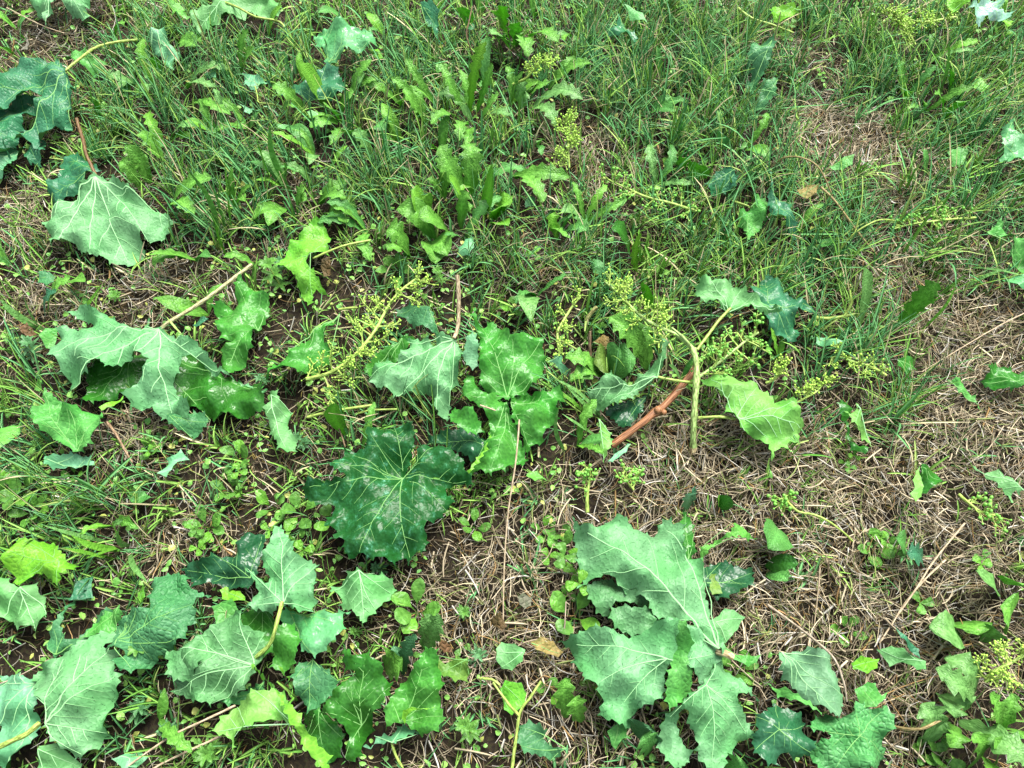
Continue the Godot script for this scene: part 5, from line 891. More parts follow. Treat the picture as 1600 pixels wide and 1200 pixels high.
func leaf_blade(b: Dictionary, poly: PackedVector2Array, tips: Array, from: Vector2, root: Node3D, base: Vector3, at: Array, shift: float) -> void:
	var under: bool = b.m in ["pale", "pale2", "pale3", "bruised", "greyunder", "mint"]
	var lines := vein_lines(poly, tips, from)
	var lo := poly[0]
	var hi := poly[0]
	for q in poly:
		lo = lo.min(q)
		hi = hi.max(q)
	var big := hi.distance_to(lo)
	var step := clampf(big / 42.0, 0.0022, 0.0038)
	# outline with a slightly uneven edge
	var rim := PackedVector2Array()
	for k in poly.size():
		var a := poly[k]
		var c := poly[(k + 1) % poly.size()]
		var teeth := roundf(a.distance_to(c) / 0.007)
		var tooth := 0.0026 if teeth >= 1.0 and big > 0.04 else 0.0
		var parts := maxi(1, int(round(a.distance_to(c) / (step if tooth == 0.0 else minf(step, 0.0018)))))
		var out := Vector2(c.y - a.y, a.x - c.x).normalized()
		for j in parts:
			var t := float(j) / parts
			rim.append(a.lerp(c, t) + (out * (sin(t * PI) * a.distance_to(c) * 0.06 + tooth * (fposmod(t * teeth, 1.0) if fposmod(t * teeth, 1.0) < 0.75 else 3.0 * (1.0 - fposmod(t * teeth, 1.0))) + rng.randf_range(-0.0003, 0.0003)) * (1.0 if Geometry2D.is_polygon_clockwise(poly) else -1.0) if j > 0 else Vector2.ZERO))
	var pts := PackedVector2Array(rim)
	var veins := PackedVector2Array()
	for l in lines:
		for q in l[0]: veins.append(q)
	var kept := {}
	for q in veins:
		var key := Vector2i((q / (step * 0.7)).floor())
		if kept.has(key): continue
		kept[key] = true
		var clear := true
		for e in rim:
			if e.distance_squared_to(q) < step * step * 0.4:
				clear = false
				break
		if clear and Geometry2D.is_point_in_polygon(q, poly): pts.append(q)
	var row := 0
	var y := lo.y
	while y < hi.y:
		var x := lo.x + (step * 0.5 if row % 2 else 0.0)
		while x < hi.x:
			var q := Vector2(x + rng.randf_range(-0.2, 0.2) * step, y + rng.randf_range(-0.2, 0.2) * step)
			x += step
			if not Geometry2D.is_point_in_polygon(q, poly): continue
			var clear := true
			for e in rim:
				if e.distance_squared_to(q) < step * step * 0.4:
					clear = false
					break
			if clear:
				for e in veins:
					if e.distance_squared_to(q) < step * step * 0.3:
						clear = false
						break
			if clear: pts.append(q)
		y += step * 0.87
		row += 1
	var tris := Geometry2D.triangulate_delaunay(pts)
	var s := Soup.new()
	var warp := clampf(big * 0.07, 0.0012, 0.0062)
	var pucker := (-0.0009 if under else 0.0011) * clampf(big / 0.1, 0.3, 1.0)
	var hue := rng.randf_range(0.9, 1.0)
	var spin := rng.randf_range(0, TAU)
	for q in pts:
		var near := 1.0
		for e in veins: near = minf(near, e.distance_squared_to(q))
		var h := leaf_y(b.c, q, shift, warp, rim) + (pucker * (1.0 - exp(-near / 0.000016)) if veins.size() else 0.0)
		var tone := clampf(0.9 + 0.18 * soft.get_noise_2d(q.x * 1.6 + shift, q.y * 1.6), 0.6, 1.0)
		var tint := clampf(0.93 + 0.25 * soft.get_noise_2d(q.x + shift, q.y + 50.0), 0.7, 1.0)
		s.vert(Vector3(q.x, h, q.y), Vector3.ZERO, Color(tone * hue * tint, tone, tone * tint), (q.rotated(spin) + Vector2(shift, shift)) / 0.06)
		var cell := Vector2i(((q + Vector2(base.x, base.z)) / CELL).floor())
		cover[cell] = minf(cover.get(cell, 9.0), h)
	for k in range(0, tris.size(), 3):
		var a := tris[k]
		var c := tris[k + 1]
		var e := tris[k + 2]
		if not Geometry2D.is_point_in_polygon((pts[a] + pts[c] + pts[e]) / 3.0, rim): continue
		if (pts[c] - pts[a]).cross(pts[e] - pts[a]) < 0.0:
			var w := c
			c = e
			e = w
		s.tri(a, c, e)
		var n := (s.v[e] - s.v[a]).cross(s.v[c] - s.v[a])
		s.n[a] += n
		s.n[c] += n
		s.n[e] += n
	var m := ArrayMesh.new()
	for k in s.n.size(): s.n[k] = s.n[k].normalized() if s.n[k].length() > 0.0 else Vector3.UP
	m.add_surface_from_arrays(Mesh.PRIMITIVE_TRIANGLES, s.arrays())
	var back := Soup.new()
	for k in s.v.size(): back.vert(s.v[k] - s.n[k] * 0.0004, -s.n[k], s.c[k], s.u[k])
	for k in range(0, s.i.size(), 3): back.tri(s.i[k], s.i[k + 2], s.i[k + 1])
	m.add_surface_from_arrays(Mesh.PRIMITIVE_TRIANGLES, back.arrays())
	var o := part(b.n, m, b.m, root)
	o.set_surface_override_material(1, M["greendark" if under else "pale2"])
	if b.m in ["deadbrown", "deadgrey", "tan"]: o.set_surface_override_material(1, M[b.m])
	if lines.size() == 0 or b.m in ["deadbrown", "deadgrey"]: return
	var r := Soup.new()
	for l in lines:
		var p: PackedVector2Array = l[0]
		var first := r.v.size()
		var tall := 0.0005 if under else 0.00025
		for k in p.size():
			var t := float(k) / (p.size() - 1)
			var dir := (p[mini(k + 1, p.size() - 1)] - p[maxi(k - 1, 0)]).normalized()
			var side := Vector2(-dir.y, dir.x)
			var half: float = l[1] * lerpf(1.0, 0.35, t)
			var h := leaf_y(b.c, p[k], shift, warp, rim) + 0.00015
			for j in 4:
				var x: float = [-1.0, -0.45, 0.45, 1.0][j]
				var q := p[k] + side * half * x
				r.vert(Vector3(q.x, h + (tall * lerpf(1.0, 0.5, t) if j in [1, 2] else -0.0004), q.y), (Vector3.UP + Vector3(side.x, 0, side.y) * x * 0.7).normalized(), Color.WHITE, q / 0.02)
		for k in p.size() - 1:
			for j in 3:
				var a := first + k * 4 + j
				r.tri(a, a + 4, a + 1)
				r.tri(a + 1, a + 4, a + 5)
	part("vein_network", r.mesh(), "vein_pale" if under else "vein_top", root)


func leaf_y(c: Array, q: Vector2, shift: float, warp: float, rim: PackedVector2Array) -> float:
	var edge := 1.0
	for e in rim: edge = minf(edge, e.distance_squared_to(q))
	var curl := warp * 1.5 * exp(-sqrt(edge) / 0.007) * (soft.get_noise_2d(q.x * 1.5 - shift, q.y * 1.5 + 7.0) * 1.8 - 0.1)
	return curl + idw(c, q.x * 1000.0, q.y * 1000.0) + warp * soft.get_noise_2d(q.x + shift, q.y) * 1.6 + 0.0008 * crumple.get_noise_2d(q.x, q.y + shift)


# ------------------------------------------------------------------ stalks, bunches, the broken shoot
func stalk(d: Array) -> void:
	var p := curve(d[6])
	var at := Vector3(p[0].x, 0, p[0].z)
	press_down(p, 0, 0.004)
	var o := thing(d[0], d[1], d[2], at, "")
	for k in p.size(): p[k] -= at
	var s := Soup.new()
	if d[0] == "vine_cane":
		var radii := PackedFloat32Array()
		for k in p.size():
			var t := float(k) / (p.size() - 1)
			radii.append(0.0031 * (1.0 + 0.42 * exp(-pow((t - 0.5) / 0.045, 2.0)) + 0.05 * sin(t * 19.0)))
		tube(s, p, 0, 0, 14, radii)
		part("stem", s.mesh(), "cane", o)
		var kn := Soup.new()
		var mid := p[int(p.size() * 0.5)]
		ball_into(kn, mid + Vector3(-0.001, 0.0042, 0.001), 0.0036, 10, 7, 0.8)
		ball_into(kn, mid + Vector3(0.004, 0.003, 0.0028), 0.0026, 10, 7, 0.9)
		part("knot", kn.mesh(), "cane_knot", o)
		return
	tube(s, p, d[4] * 0.00085, d[5] * 0.0008, 7)
	part("stem", s.mesh(), d[3], o)
	if d[1].begins_with("forked pale"):
		var f := Soup.new()
		tube(f, smooth_line(PackedVector3Array([p[int(p.size() * 0.7)], p[int(p.size() * 0.75)] + Vector3(0.002, 0.006, -0.008), p[int(p.size() * 0.8)] + Vector3(0.001, 0.012, -0.02)])), 0.0017, 0.0011)
		part("fork", f.mesh(), d[3], o)
	elif d[1].begins_with("slender green fork"):
		var f := Soup.new()
		var c := p[int(p.size() * 0.5)]
		tube(f, smooth_line(PackedVector3Array([c, c + Vector3(-0.008, 0.004, -0.008), c + Vector3(-0.019, 0.004, -0.022)])), 0.0012, 0.0009)
		part("fork", f.mesh(), d[3], o)


func sprays(p: PackedVector3Array, o: Node3D, count: int, reach: float, kind: String, t0: float) -> void:
	for k in count:
		var t := clampf(t0 + (1.0 - t0) * (k + rng.randf()) / count, 0.0, 1.0)
		var i := mini(int(t * (p.size() - 1)), p.size() - 2)
		var along := (p[i + 1] - p[i]).normalized()
		var side := along.cross(Vector3.UP).normalized()
		var angle := rng.randf_range(-0.5, PI + 0.5)
		var out := (side * cos(angle) + Vector3.UP * sin(angle) * 0.75 + along * rng.randf_range(0.1, 0.7)).normalized()
		var far := reach * rng.randf_range(0.45, 1.05) * lerpf(1.0, 0.62, t)
		var bend := Vector3(rng.randf_range(-1, 1), rng.randf_range(-1.2, 0.3), rng.randf_range(-1, 1)) * far * 0.16
		var line := smooth_line(PackedVector3Array([p[i], p[i] + out * far * 0.5 + bend * 0.6, p[i] + out * far]), 0.003)
		var s := Soup.new()
		tube(s, line, 0.0009, 0.0005, 5)
		var ends := []
		var many := rng.randi_range(10, 16) if kind == "bud" else rng.randi_range(5, 8)
		for m in many:
			var from := line[clampi(int((0.3 + 0.7 * (m + 0.5) / many) * line.size()), 1, line.size() - 1)]
			var away := (out * 0.55 + Vector3(rng.randf_range(-1, 1), rng.randf_range(-0.5, 1), rng.randf_range(-1, 1))).normalized()
			var stem := rng.randf_range(0.004, 0.009) * (1.0 if kind == "bud" else 1.0)
			var tip := from + away * stem
			tip.y = maxf(tip.y, 0.004)
			tube(s, PackedVector3Array([from, from.lerp(tip, 0.55) + Vector3(0, 0.0003, 0), tip]), 0.00045, 0.00035, 4)
			ends.append(tip)
		var br := part("branch", s.mesh(), "bunch", o)
		if kind == "bud":
			var b := Soup.new()
			for e in ends: ball_into(b, e, rng.randf_range(0.0006, 0.00105), 6, 4, 1.25)
			part("bud_cluster", b.mesh(), "bud", br)
		else:
			for e in ends:
				var q := part("berry", berry_mesh, "berry", br)
				q.position = e
				q.rotation = Vector3(rng.randf_range(-1, 1), 0, rng.randf_range(-1, 1))
				q.scale = Vector3.ONE * rng.randf_range(0.0008, 0.0016)


func press_down(p: PackedVector3Array, around: int, below: float) -> void:     # no blade grows up through a stem that lies on the grass
	for q in p:
		var cell := Vector2i((Vector2(q.x, q.z) / CELL).floor())
		for i in range(-around, around + 1):
			for j in range(-around, around + 1):
				var c := cell + Vector2i(i, j)
				cover[c] = minf(cover.get(c, 9.0), maxf(q.y - below, 0.012))


func bunch(d: Array) -> void:
	var p := curve(d[1], 0.003)
	var at := Vector3(p[0].x, 0, p[0].z)
	var o := thing("grape_stem", d[0], "grape stem", at, "")
	press_down(p, 1, 0.008)
	for k in p.size(): p[k] -= at
	var s := Soup.new()
	tube(s, p, d[2] * 0.001, d[2] * 0.00055, 8)
	part("rachis", s.mesh(), "bunch", o)
	sprays(p, o, int(d[3] * 0.95), d[4] * 0.0011, d[5], d[6])


func shoot() -> void:
	var main := curve(SHOOT.main)
	var at := Vector3(main[0].x, 0, main[0].z)
	var o := thing("vine_shoot", "broken green vine shoot with bud branches, berries and three leaves, right of the middle", "vine shoot", at, "")
	var shift := func(p: PackedVector3Array) -> PackedVector3Array:
		for k in p.size(): p[k] -= at
		return p
	main = shift.call(main)
	var s := Soup.new()
	var radii := PackedFloat32Array()
	for k in main.size():
		var t := float(k) / (main.size() - 1)
		radii.append(0.0026 * (1.0 + 0.35 * exp(-pow((t - 0.66) / 0.05, 2.0)) + 0.4 * exp(-pow((t - 1.0) / 0.05, 2.0)) + 0.25 * exp(-pow(t / 0.05, 2.0)) + 0.2 * exp(-pow((t - 0.3) / 0.05, 2.0))))
	tube(s, main, 0, 0, 12, radii)
	part("main_stem", s.mesh(), "shootgreen", o)
	var foot := Soup.new()
	tube(foot, smooth_line(PackedVector3Array([main[0] + Vector3(0, -0.003, 0.003), main[0] + Vector3(0, 0.0005, 0)]), 0.002), 0.0024, 0.0037, 10)
	part("cut_end", foot.mesh(), "rosy_stub", o)
	for k in [["lower_bunch", 0.0021, 0.0012, 20, 0.023, "bud", 0.22], ["side", 0.0015, 0.0011, 0, 0.0, "", 0.0], ["berries", 0.0015, 0.0011, 17, 0.026, "berry", 0.05]]:
		var p: PackedVector3Array = shift.call(curve(SHOOT[k[0]]))
		var b := Soup.new()
		tube(b, p, k[1], k[2], 9)
		part("side_stem", b.mesh(), "shootgreen", o)
		if k[3]: sprays(p, o, k[3], k[4], k[5], k[6])
	for d in VINE_LEAVES:
		if d.w == "vine_shoot":
			var l := Node3D.new()
			l.name = "leaf"
			l.set_meta("label", d.l)
			o.add_child(l, true)
			l.position = Vector3(d.at[0] * 0.001 - at.x, 0, d.at[1] * 0.001 - at.z)
			vine_leaf(d, l)


# ------------------------------------------------------------------ weeds
func strip_leaf(s: Soup, a: Vector3, b: Vector3, wide: float, arch: float, style: String, roll: float) -> void:
	var chord := b - a
	var flat := Vector3(chord.x, 0, chord.z)
	if flat.length() < 0.004: flat = Vector3(0.003, 0, -0.003)
	var side := flat.normalized().cross(Vector3.UP).rotated(flat.normalized(), roll)
	var rows := 30 if style == "dandelion" else 12
	var teeth := clampf(chord.length() / 0.011, 3.0, 8.0)
	var phase := rng.randf()
	var sway := rng.randf_range(-0.12, 0.12) * chord.length()
	var cols: Array[float] = [-1.0, -0.55, -0.09, 0.0, 0.09, 0.55, 1.0]
	var first := s.v.size()
	var off := rng.randf() * 9.0
	for k in rows + 1:
		var t := float(k) / rows
		var mid := a + chord * t + Vector3.UP * arch * sin(t * PI) * 0.8 + side * sway * sin(t * PI)
		var body: float
		if style == "dandelion": body = pow(t, 0.55) * pow(1.0 - pow(t, 3.2), 0.75) + 0.07
		elif style == "oval": body = (0.05 if t < 0.3 else pow(sin(clampf((t - 0.3) / 0.7, 0, 1) * PI), 0.6)) + 0.02
		elif style == "needle": body = pow(sin(clampf(t * 0.85 + 0.15, 0, 1) * PI), 0.7) + 0.03
		elif style == "wedge": body = pow(t, 0.8) * pow(1.0 - pow(t, 6.0), 0.5) + 0.04
		else: body = pow(sin(pow(t, 0.85) * PI), 0.8) * 0.97 + 0.05
		for j in 7:
			var x := cols[j]
			var w := wide * 0.5 * body
			if style == "dandelion" and absf(x) > 0.5:
				var f := fposmod(t * teeth + phase + (0.4 if x > 0.0 else 0.0), 1.0)
				var cut := f * 0.5 if f < 0.75 else (1.0 - f) * 1.5
				w *= lerpf(1.25, 0.2, cut * 1.6) if absf(x) > 0.9 else lerpf(1.05, 0.6, cut * 1.6)
			elif style == "lance" and absf(x) > 0.9: w *= 1.0 + 0.035 * sin(t * 40.0 + phase * 6.0)
			var edge := absf(x)
			var y := w * (0.32 * edge - 0.12 * edge * edge) + wide * 0.05 * sin(t * 17.0 + x * 2.2 + off) * edge * edge
			var c := Color(0.74, 0.76, 0.72)
			if edge < 0.1 and style in ["dandelion", "lance"]: c = Color(1, 1, 1)
			var tone := 0.9 + 0.2 * soft.get_noise_2d(mid.x * 2.0 + x * 0.01 + off, mid.z * 2.0)
			s.vert(mid + side * x * w + side.cross(flat.normalized()) * y, Vector3.ZERO, Color(c.r * tone, minf(c.g * tone, 1), c.b * tone), Vector2(x * 0.5 * wide + off, t * chord.length()) / 0.06)
	for k in rows:
		for j in 6:
			var p := first + k * 7 + j
			for f in [[p, p + 7, p + 1], [p + 1, p + 7, p + 8]]:
				s.tri(f[0], f[1], f[2])
				var n := (s.v[f[2]] - s.v[f[0]]).cross(s.v[f[1]] - s.v[f[0]])
				for g in 3: s.n[f[g]] += n
	for k in range(first, s.n.size()): s.n[k] = s.n[k].normalized() if s.n[k].length() > 0.0 else Vector3.UP


func weed(d: Array) -> void:
	var base := Vector3.ZERO
	for l in d[3]: base += Vector3(l[2][0], 0, l[2][2]) * 0.001 / d[3].size()
	var o := thing(d[0], d[1], d[2], base, "")
	for l in d[3]:
		var a := Vector3(l[2][0], l[2][1] * 0.6, l[2][2]) * 0.001 - base
		var b := Vector3(l[2][3], l[2][4], l[2][5]) * 0.001 - base
		var s := Soup.new()
		strip_leaf(s, a, b, l[3] * 0.0012, l[4] * 0.001, l[0], rng.randf_range(-0.4, 0.4))
		for q in s.v:
			var cell := Vector2i((Vector2(q.x + base.x, q.z + base.z) / CELL).floor())
			cover[cell] = minf(cover.get(cell, 9.0), maxf(q.y, 0.012))
		part("leaf", s.mesh(), l[1], o)
	if d[0] != "dandelion_plant": return
	for k in 6:
		var l: Array = d[3][k % d[3].size()]
		var a := Vector3(l[2][0], l[2][1] * 0.6, l[2][2]) * 0.001 - base
		var turn := rng.randf_range(0.35, 0.9) * (1.0 if k % 2 else -1.0)
		var b := a + (Vector3(l[2][3], l[2][4], l[2][5]) * 0.001 - base - a).rotated(Vector3.UP, turn) * rng.randf_range(0.7, 1.05)
		b.y = maxf(b.y * 0.8, 0.012)
		var s := Soup.new()
		strip_leaf(s, a, b, l[3] * rng.randf_range(0.0009, 0.0013), l[4] * 0.001, l[0], rng.randf_range(-0.4, 0.4))
		if covered(base + b) < b.y or covered(base + a.lerp(b, 0.6)) < b.y * 0.6: continue
		part("leaf", s.mesh(), l[1], o)


func tuft(d: Array) -> void:
	var first: Array = d[1][0][0]
	var base := Vector3(first[0], 0, first[2]) * 0.001
	var o := thing("grass_tuft", d[0], "grass tuft", base, "")
	for l in d[1]:
		var s := Soup.new()
		strip_leaf(s, Vector3(l[0][0], l[0][1] * 0.4, l[0][2]) * 0.001 - base, Vector3(l[0][3], l[0][4], l[0][5]) * 0.001 - base, l[1] * 0.001 * 1.1, 0.006, "needle", rng.randf_range(-0.5, 0.5))
		part("blade", s.mesh(), "dandpale" if rng.randf() < 0.5 else "lime2", o)


func herbs() -> void:
	var kinds := {}
	var say := {"oval": ["oval_weed", "small low weed with oval green leaves sprouting between grass and straw", "weed", "oval-leaved weed seedlings"],
		"bed": ["bedstraw_sprig", "small sprig with star-shaped whorls of narrow leaves in the grass", "weed", "bedstraw sprigs"],
		"trefoil": ["clover_sprig", "small three-part clover leaf on a thin stalk in the grass", "clover", "clover sprigs"]}
	var made := {}
	for k in say:
		kinds[k] = []
		for v in 4: kinds[k].append(herb(k, v))
	for h in HERBS:
		if not say.has(h[0]): continue
		var at := Vector3(h[1], 0, h[2]) * 0.001
		if cover.get(Vector2i((Vector2(at.x, at.z) / CELL).floor()), 9.0) < 0.03: continue
		made[h[0]] = made.get(h[0], -1) + 1
		if h[0] == "oval" and made[h[0]] % 3 == 2: continue
		var proto: Node3D = kinds[h[0]][made[h[0]] % 4]
		var o: Node3D = proto.duplicate()
		o.name = numbered(say[h[0]][0])
		o.set_meta("label", h[4])
		o.set_meta("category", say[h[0]][2])
		o.set_meta("group", say[h[0]][3])
		add_child(o)
		o.position = at + Vector3(0, ground_y(at.x, at.z), 0)
		o.rotation.y = rng.randf_range(0, TAU)
		o.scale = Vector3.ONE * h[3] * rng.randf_range(0.55, 0.95)
	for k in kinds:
		for p in kinds[k]: p.free()


func herb(kind: String, v: int) -> Node3D:
	var o := Node3D.new()
	if kind == "oval":
		for k in 3 + v:
			var a := TAU * k / (3 + v) + rng.randf_range(-0.4, 0.4)
			var far := rng.randf_range(0.014, 0.021)
			var s := Soup.new()
			strip_leaf(s, Vector3(0, 0.006, 0), Vector3(cos(a) * far, rng.randf_range(0.016, 0.028), sin(a) * far), rng.randf_range(0.009, 0.013), 0.004, "oval", rng.randf_range(-0.4, 0.4))
			part("leaf", s.mesh(), ["herb", "lime2", "herb", "dand"][(k + v) % 4], o)
	elif kind == "trefoil":
		for m in 1 + v % 3:
			var top := Vector3(rng.randf_range(-0.012, 0.012), rng.randf_range(0.018, 0.03), rng.randf_range(-0.012, 0.012)) * (1.0 if m else 0.8)
			var st := Soup.new()
			tube(st, smooth_line(PackedVector3Array([Vector3(0, 0.002, 0), top * 0.6 + Vector3(0.001, 0, 0.001), top])), 0.0005, 0.0004, 5)
			part("stem", st.mesh(), "petiole", o)
			for k in 3:
				var a := TAU * k / 3.0 + m * 0.7 + v
				var s := Soup.new()
				strip_leaf(s, top, top + Vector3(cos(a) * 0.010, rng.randf_range(0.0, 0.003), sin(a) * 0.010), 0.010, 0.001, "wedge", 0.0)
				part("leaf", s.mesh(), "herb" if (m + v) % 2 else "lime2", o)
	else:
		var lean := Vector3(rng.randf_range(-0.5, 0.5), 1.0, rng.randf_range(-0.5, 0.5)).normalized()
		var tall := rng.randf_range(0.024, 0.036)
		var st := Soup.new()
		tube(st, smooth_line(PackedVector3Array([Vector3(0, 0.0, 0), lean * tall * 0.5, lean * tall])), 0.0007, 0.0004, 5)
		part("stem", st.mesh(), "petiole", o)
		for w in 3:
			var at := lean * tall * (0.4 + 0.3 * w)
			for k in 7:
				var a := TAU * k / 7.0 + w * 0.4 + rng.randf_range(-0.15, 0.15)
				var far := [0.011, 0.012, 0.008][w] * rng.randf_range(0.8, 1.15) as float
				var s := Soup.new()
				strip_leaf(s, at, at + Vector3(cos(a), 0.12 + 0.28 * w * 0.5, sin(a)) * far, 0.0034, 0.0012, "needle", 0.0)
				part("leaf", s.mesh(), "herbblue" if v % 2 else "herb", o)
	return o


func loose_leaves() -> void:
	rng.seed = 2024
	var scraps := []
	for k in 7:
		var o := Node3D.new()
		var poly := []
		var count := rng.randi_range(7, 11)
		for j in count:
			var a := TAU * j / count + rng.randf_range(-0.2, 0.2)
			var r := rng.randf_range(4.0, 8.5) * (1.0 + 0.5 * absf(cos(a)))
			poly.append(cos(a) * r)
			poly.append(sin(a) * r)
		var flat := {"n": "blade", "m": ["green2", "mint", "pale2", "mid", "green", "teal", "lime2"][k], "o": poly, "c": [-8, 0, rng.randf_range(-3, 4), 8, 0, rng.randf_range(-3, 4), 0, 7, rng.randf_range(-3, 3), 0, -7, rng.randf_range(-3, 3)]}
		var kept := cover.duplicate()
		vine_leaf({"b": [flat], "t": [10, 3, 4, 8, 2, -8], "p": [], "at": [0, 0]}, o)
		cover = kept
		scraps.append(o)
	var k := 0
	for h in HERBS:
		var at := Vector3(h[1], 0, h[2]) * 0.001
		if h[0] == "scrap":
			if covered(at) < 0.06: continue
			var o: Node3D = scraps[k % 7].duplicate()
			k += 1
			o.name = numbered("leaf_scrap")
			o.set_meta("label", h[4])
			o.set_meta("category", "leaf scrap")
			o.set_meta("group", "torn leaf scraps scattered over the lawn")
			add_child(o)
			o.position = at + Vector3.UP * rng.randf_range(0.018, 0.03)
			o.rotation = Vector3(rng.randf_range(-0.4, 0.4), rng.randf_range(0, TAU), rng.randf_range(-0.4, 0.4))
			o.scale = Vector3.ONE * h[3]
		elif h[0] == "sprout":
			if covered(at) < 0.06: continue
			var o := thing("toothed_sprout", h[4], "weed", at + Vector3.UP * ground_y(at.x, at.z), "toothed leaf sprouts in the grass")
			for j in rng.randi_range(2, 4):
				var a := rng.randf_range(0, TAU)
				var far: float = rng.randf_range(0.018, 0.046) * h[3]
				var s := Soup.new()
				strip_leaf(s, Vector3(0, 0.004, 0), Vector3(cos(a) * far, rng.randf_range(0.018, 0.042), sin(a) * far), far * rng.randf_range(0.3, 0.46), far * 0.3, "dandelion" if rng.randf() < 0.6 else "lance", rng.randf_range(-0.5, 0.5))
				part("leaf", s.mesh(), ["dand", "dandpale", "green2", "dand", "lime2"][rng.randi() % 5], o)
				for q in s.v:
					var cell := Vector2i((Vector2(q.x + at.x, q.z + at.z) / CELL).floor())
					cover[cell] = minf(cover.get(cell, 9.0), maxf(q.y, 0.014))
	for o in scraps: o.free()


# ------------------------------------------------------------------ lawn: living blades, straw, moss
func blade_mesh(bend: float, blunt: float, rows := 5) -> ArrayMesh:
	var s := Soup.new()
	var p := Vector3.ZERO
	var a := 0.0
	for k in rows + 1:
		var t := float(k) / rows
		var w := 0.5 * (0.55 + 0.45 * sin(minf(t * 2.2, 1.0) * PI / 2)) * pow(1.0 - pow(t, 2.4) * (1.0 - blunt), 0.9)
		var up := Vector3(0, cos(a), sin(a))
		var n := Vector3(0, sin(a), -cos(a))
		for x: float in [-1.0, 0.0, 1.0]:
			s.vert(p + Vector3(x * w, 0, 0) + n * (absf(x) * -0.003), (n + Vector3(x * -0.45, 0, 0)).normalized(), Color.WHITE, Vector2(x, t))
		p += up / rows
		a += bend / rows * (0.5 + t)
	for k in rows:
		for j in 2:
			var q := k * 3 + j
			s.tri(q, q + 1, q + 3)
			s.tri(q + 1, q + 4, q + 3)
	return s.mesh()


func straw_mesh(bend: float, kink: float) -> ArrayMesh:
	var s := Soup.new()
	var p := Vector3(0, 0, -0.5)
	var a := -bend * 0.5
	for k in 5:
		for x: float in [-1.0, 0.0, 1.0]:
			s.vert(p + Vector3(x * 0.5 * (1.0 if k < 4 else 0.4), 0.0 if x else 0.012, 0), Vector3(x * 0.6, 1, 0).normalized(), Color.WHITE, Vector2(x, k))
		a += bend / 4
		p += Vector3(0, sin(a) * 0.25 + (kink if k == 2 else 0.0), cos(a) * 0.25)
	for k in 4:
		for j in 2:
			var q := k * 3 + j
			s.tri(q, q + 1, q + 3)
			s.tri(q + 1, q + 4, q + 3)
	return s.mesh()


func covered(p: Vector3) -> float:
	return cover.get(Vector2i((Vector2(p.x, p.z) / CELL).floor()), 9.0)


func in_frame(x: float, z: float) -> bool:
	return z < 0.06 and z > -1.0 and absf(x) < 0.44 - z * 0.33


func somewhere(k: int) -> Vector2:      # four in ten fall on the lawn in view, the rest on the lawn around it
	if k % 10 < 4:
		var p := Vector2(rng.randf_range(-0.77, 0.77), rng.randf_range(-1.0, 0.06))
		return p if in_frame(p.x, p.y) else Vector2(10, 0)
	var q := Vector2(rng.randf_range(-1.7, 1.7), rng.randf_range(-2.3, 0.8))
	return Vector2(10, 0) if in_frame(q.x, q.y) else q


func scatter(root: Node3D, called: String, mesh: Mesh, material: String, where: Array, tints: PackedColorArray) -> void:
	var mm := MultiMesh.new()
	mm.transform_format = MultiMesh.TRANSFORM_3D
	mm.use_colors = true
	mm.mesh = mesh
	mm.instance_count = where.size()
	for k in where.size():
		mm.set_instance_transform(k, where[k])
		mm.set_instance_color(k, tints[k])
	var o := MultiMeshInstance3D.new()
	o.name = called
	o.multimesh = mm
	o.material_override = M[material]
	o.set_meta("kind", "stuff")
	root.add_child(o, true)


func mass(called: String, label: String, category: String) -> Node3D:
	var o := thing(called, label, category, Vector3.ZERO, "")
	o.set_meta("kind", "stuff")
	return o


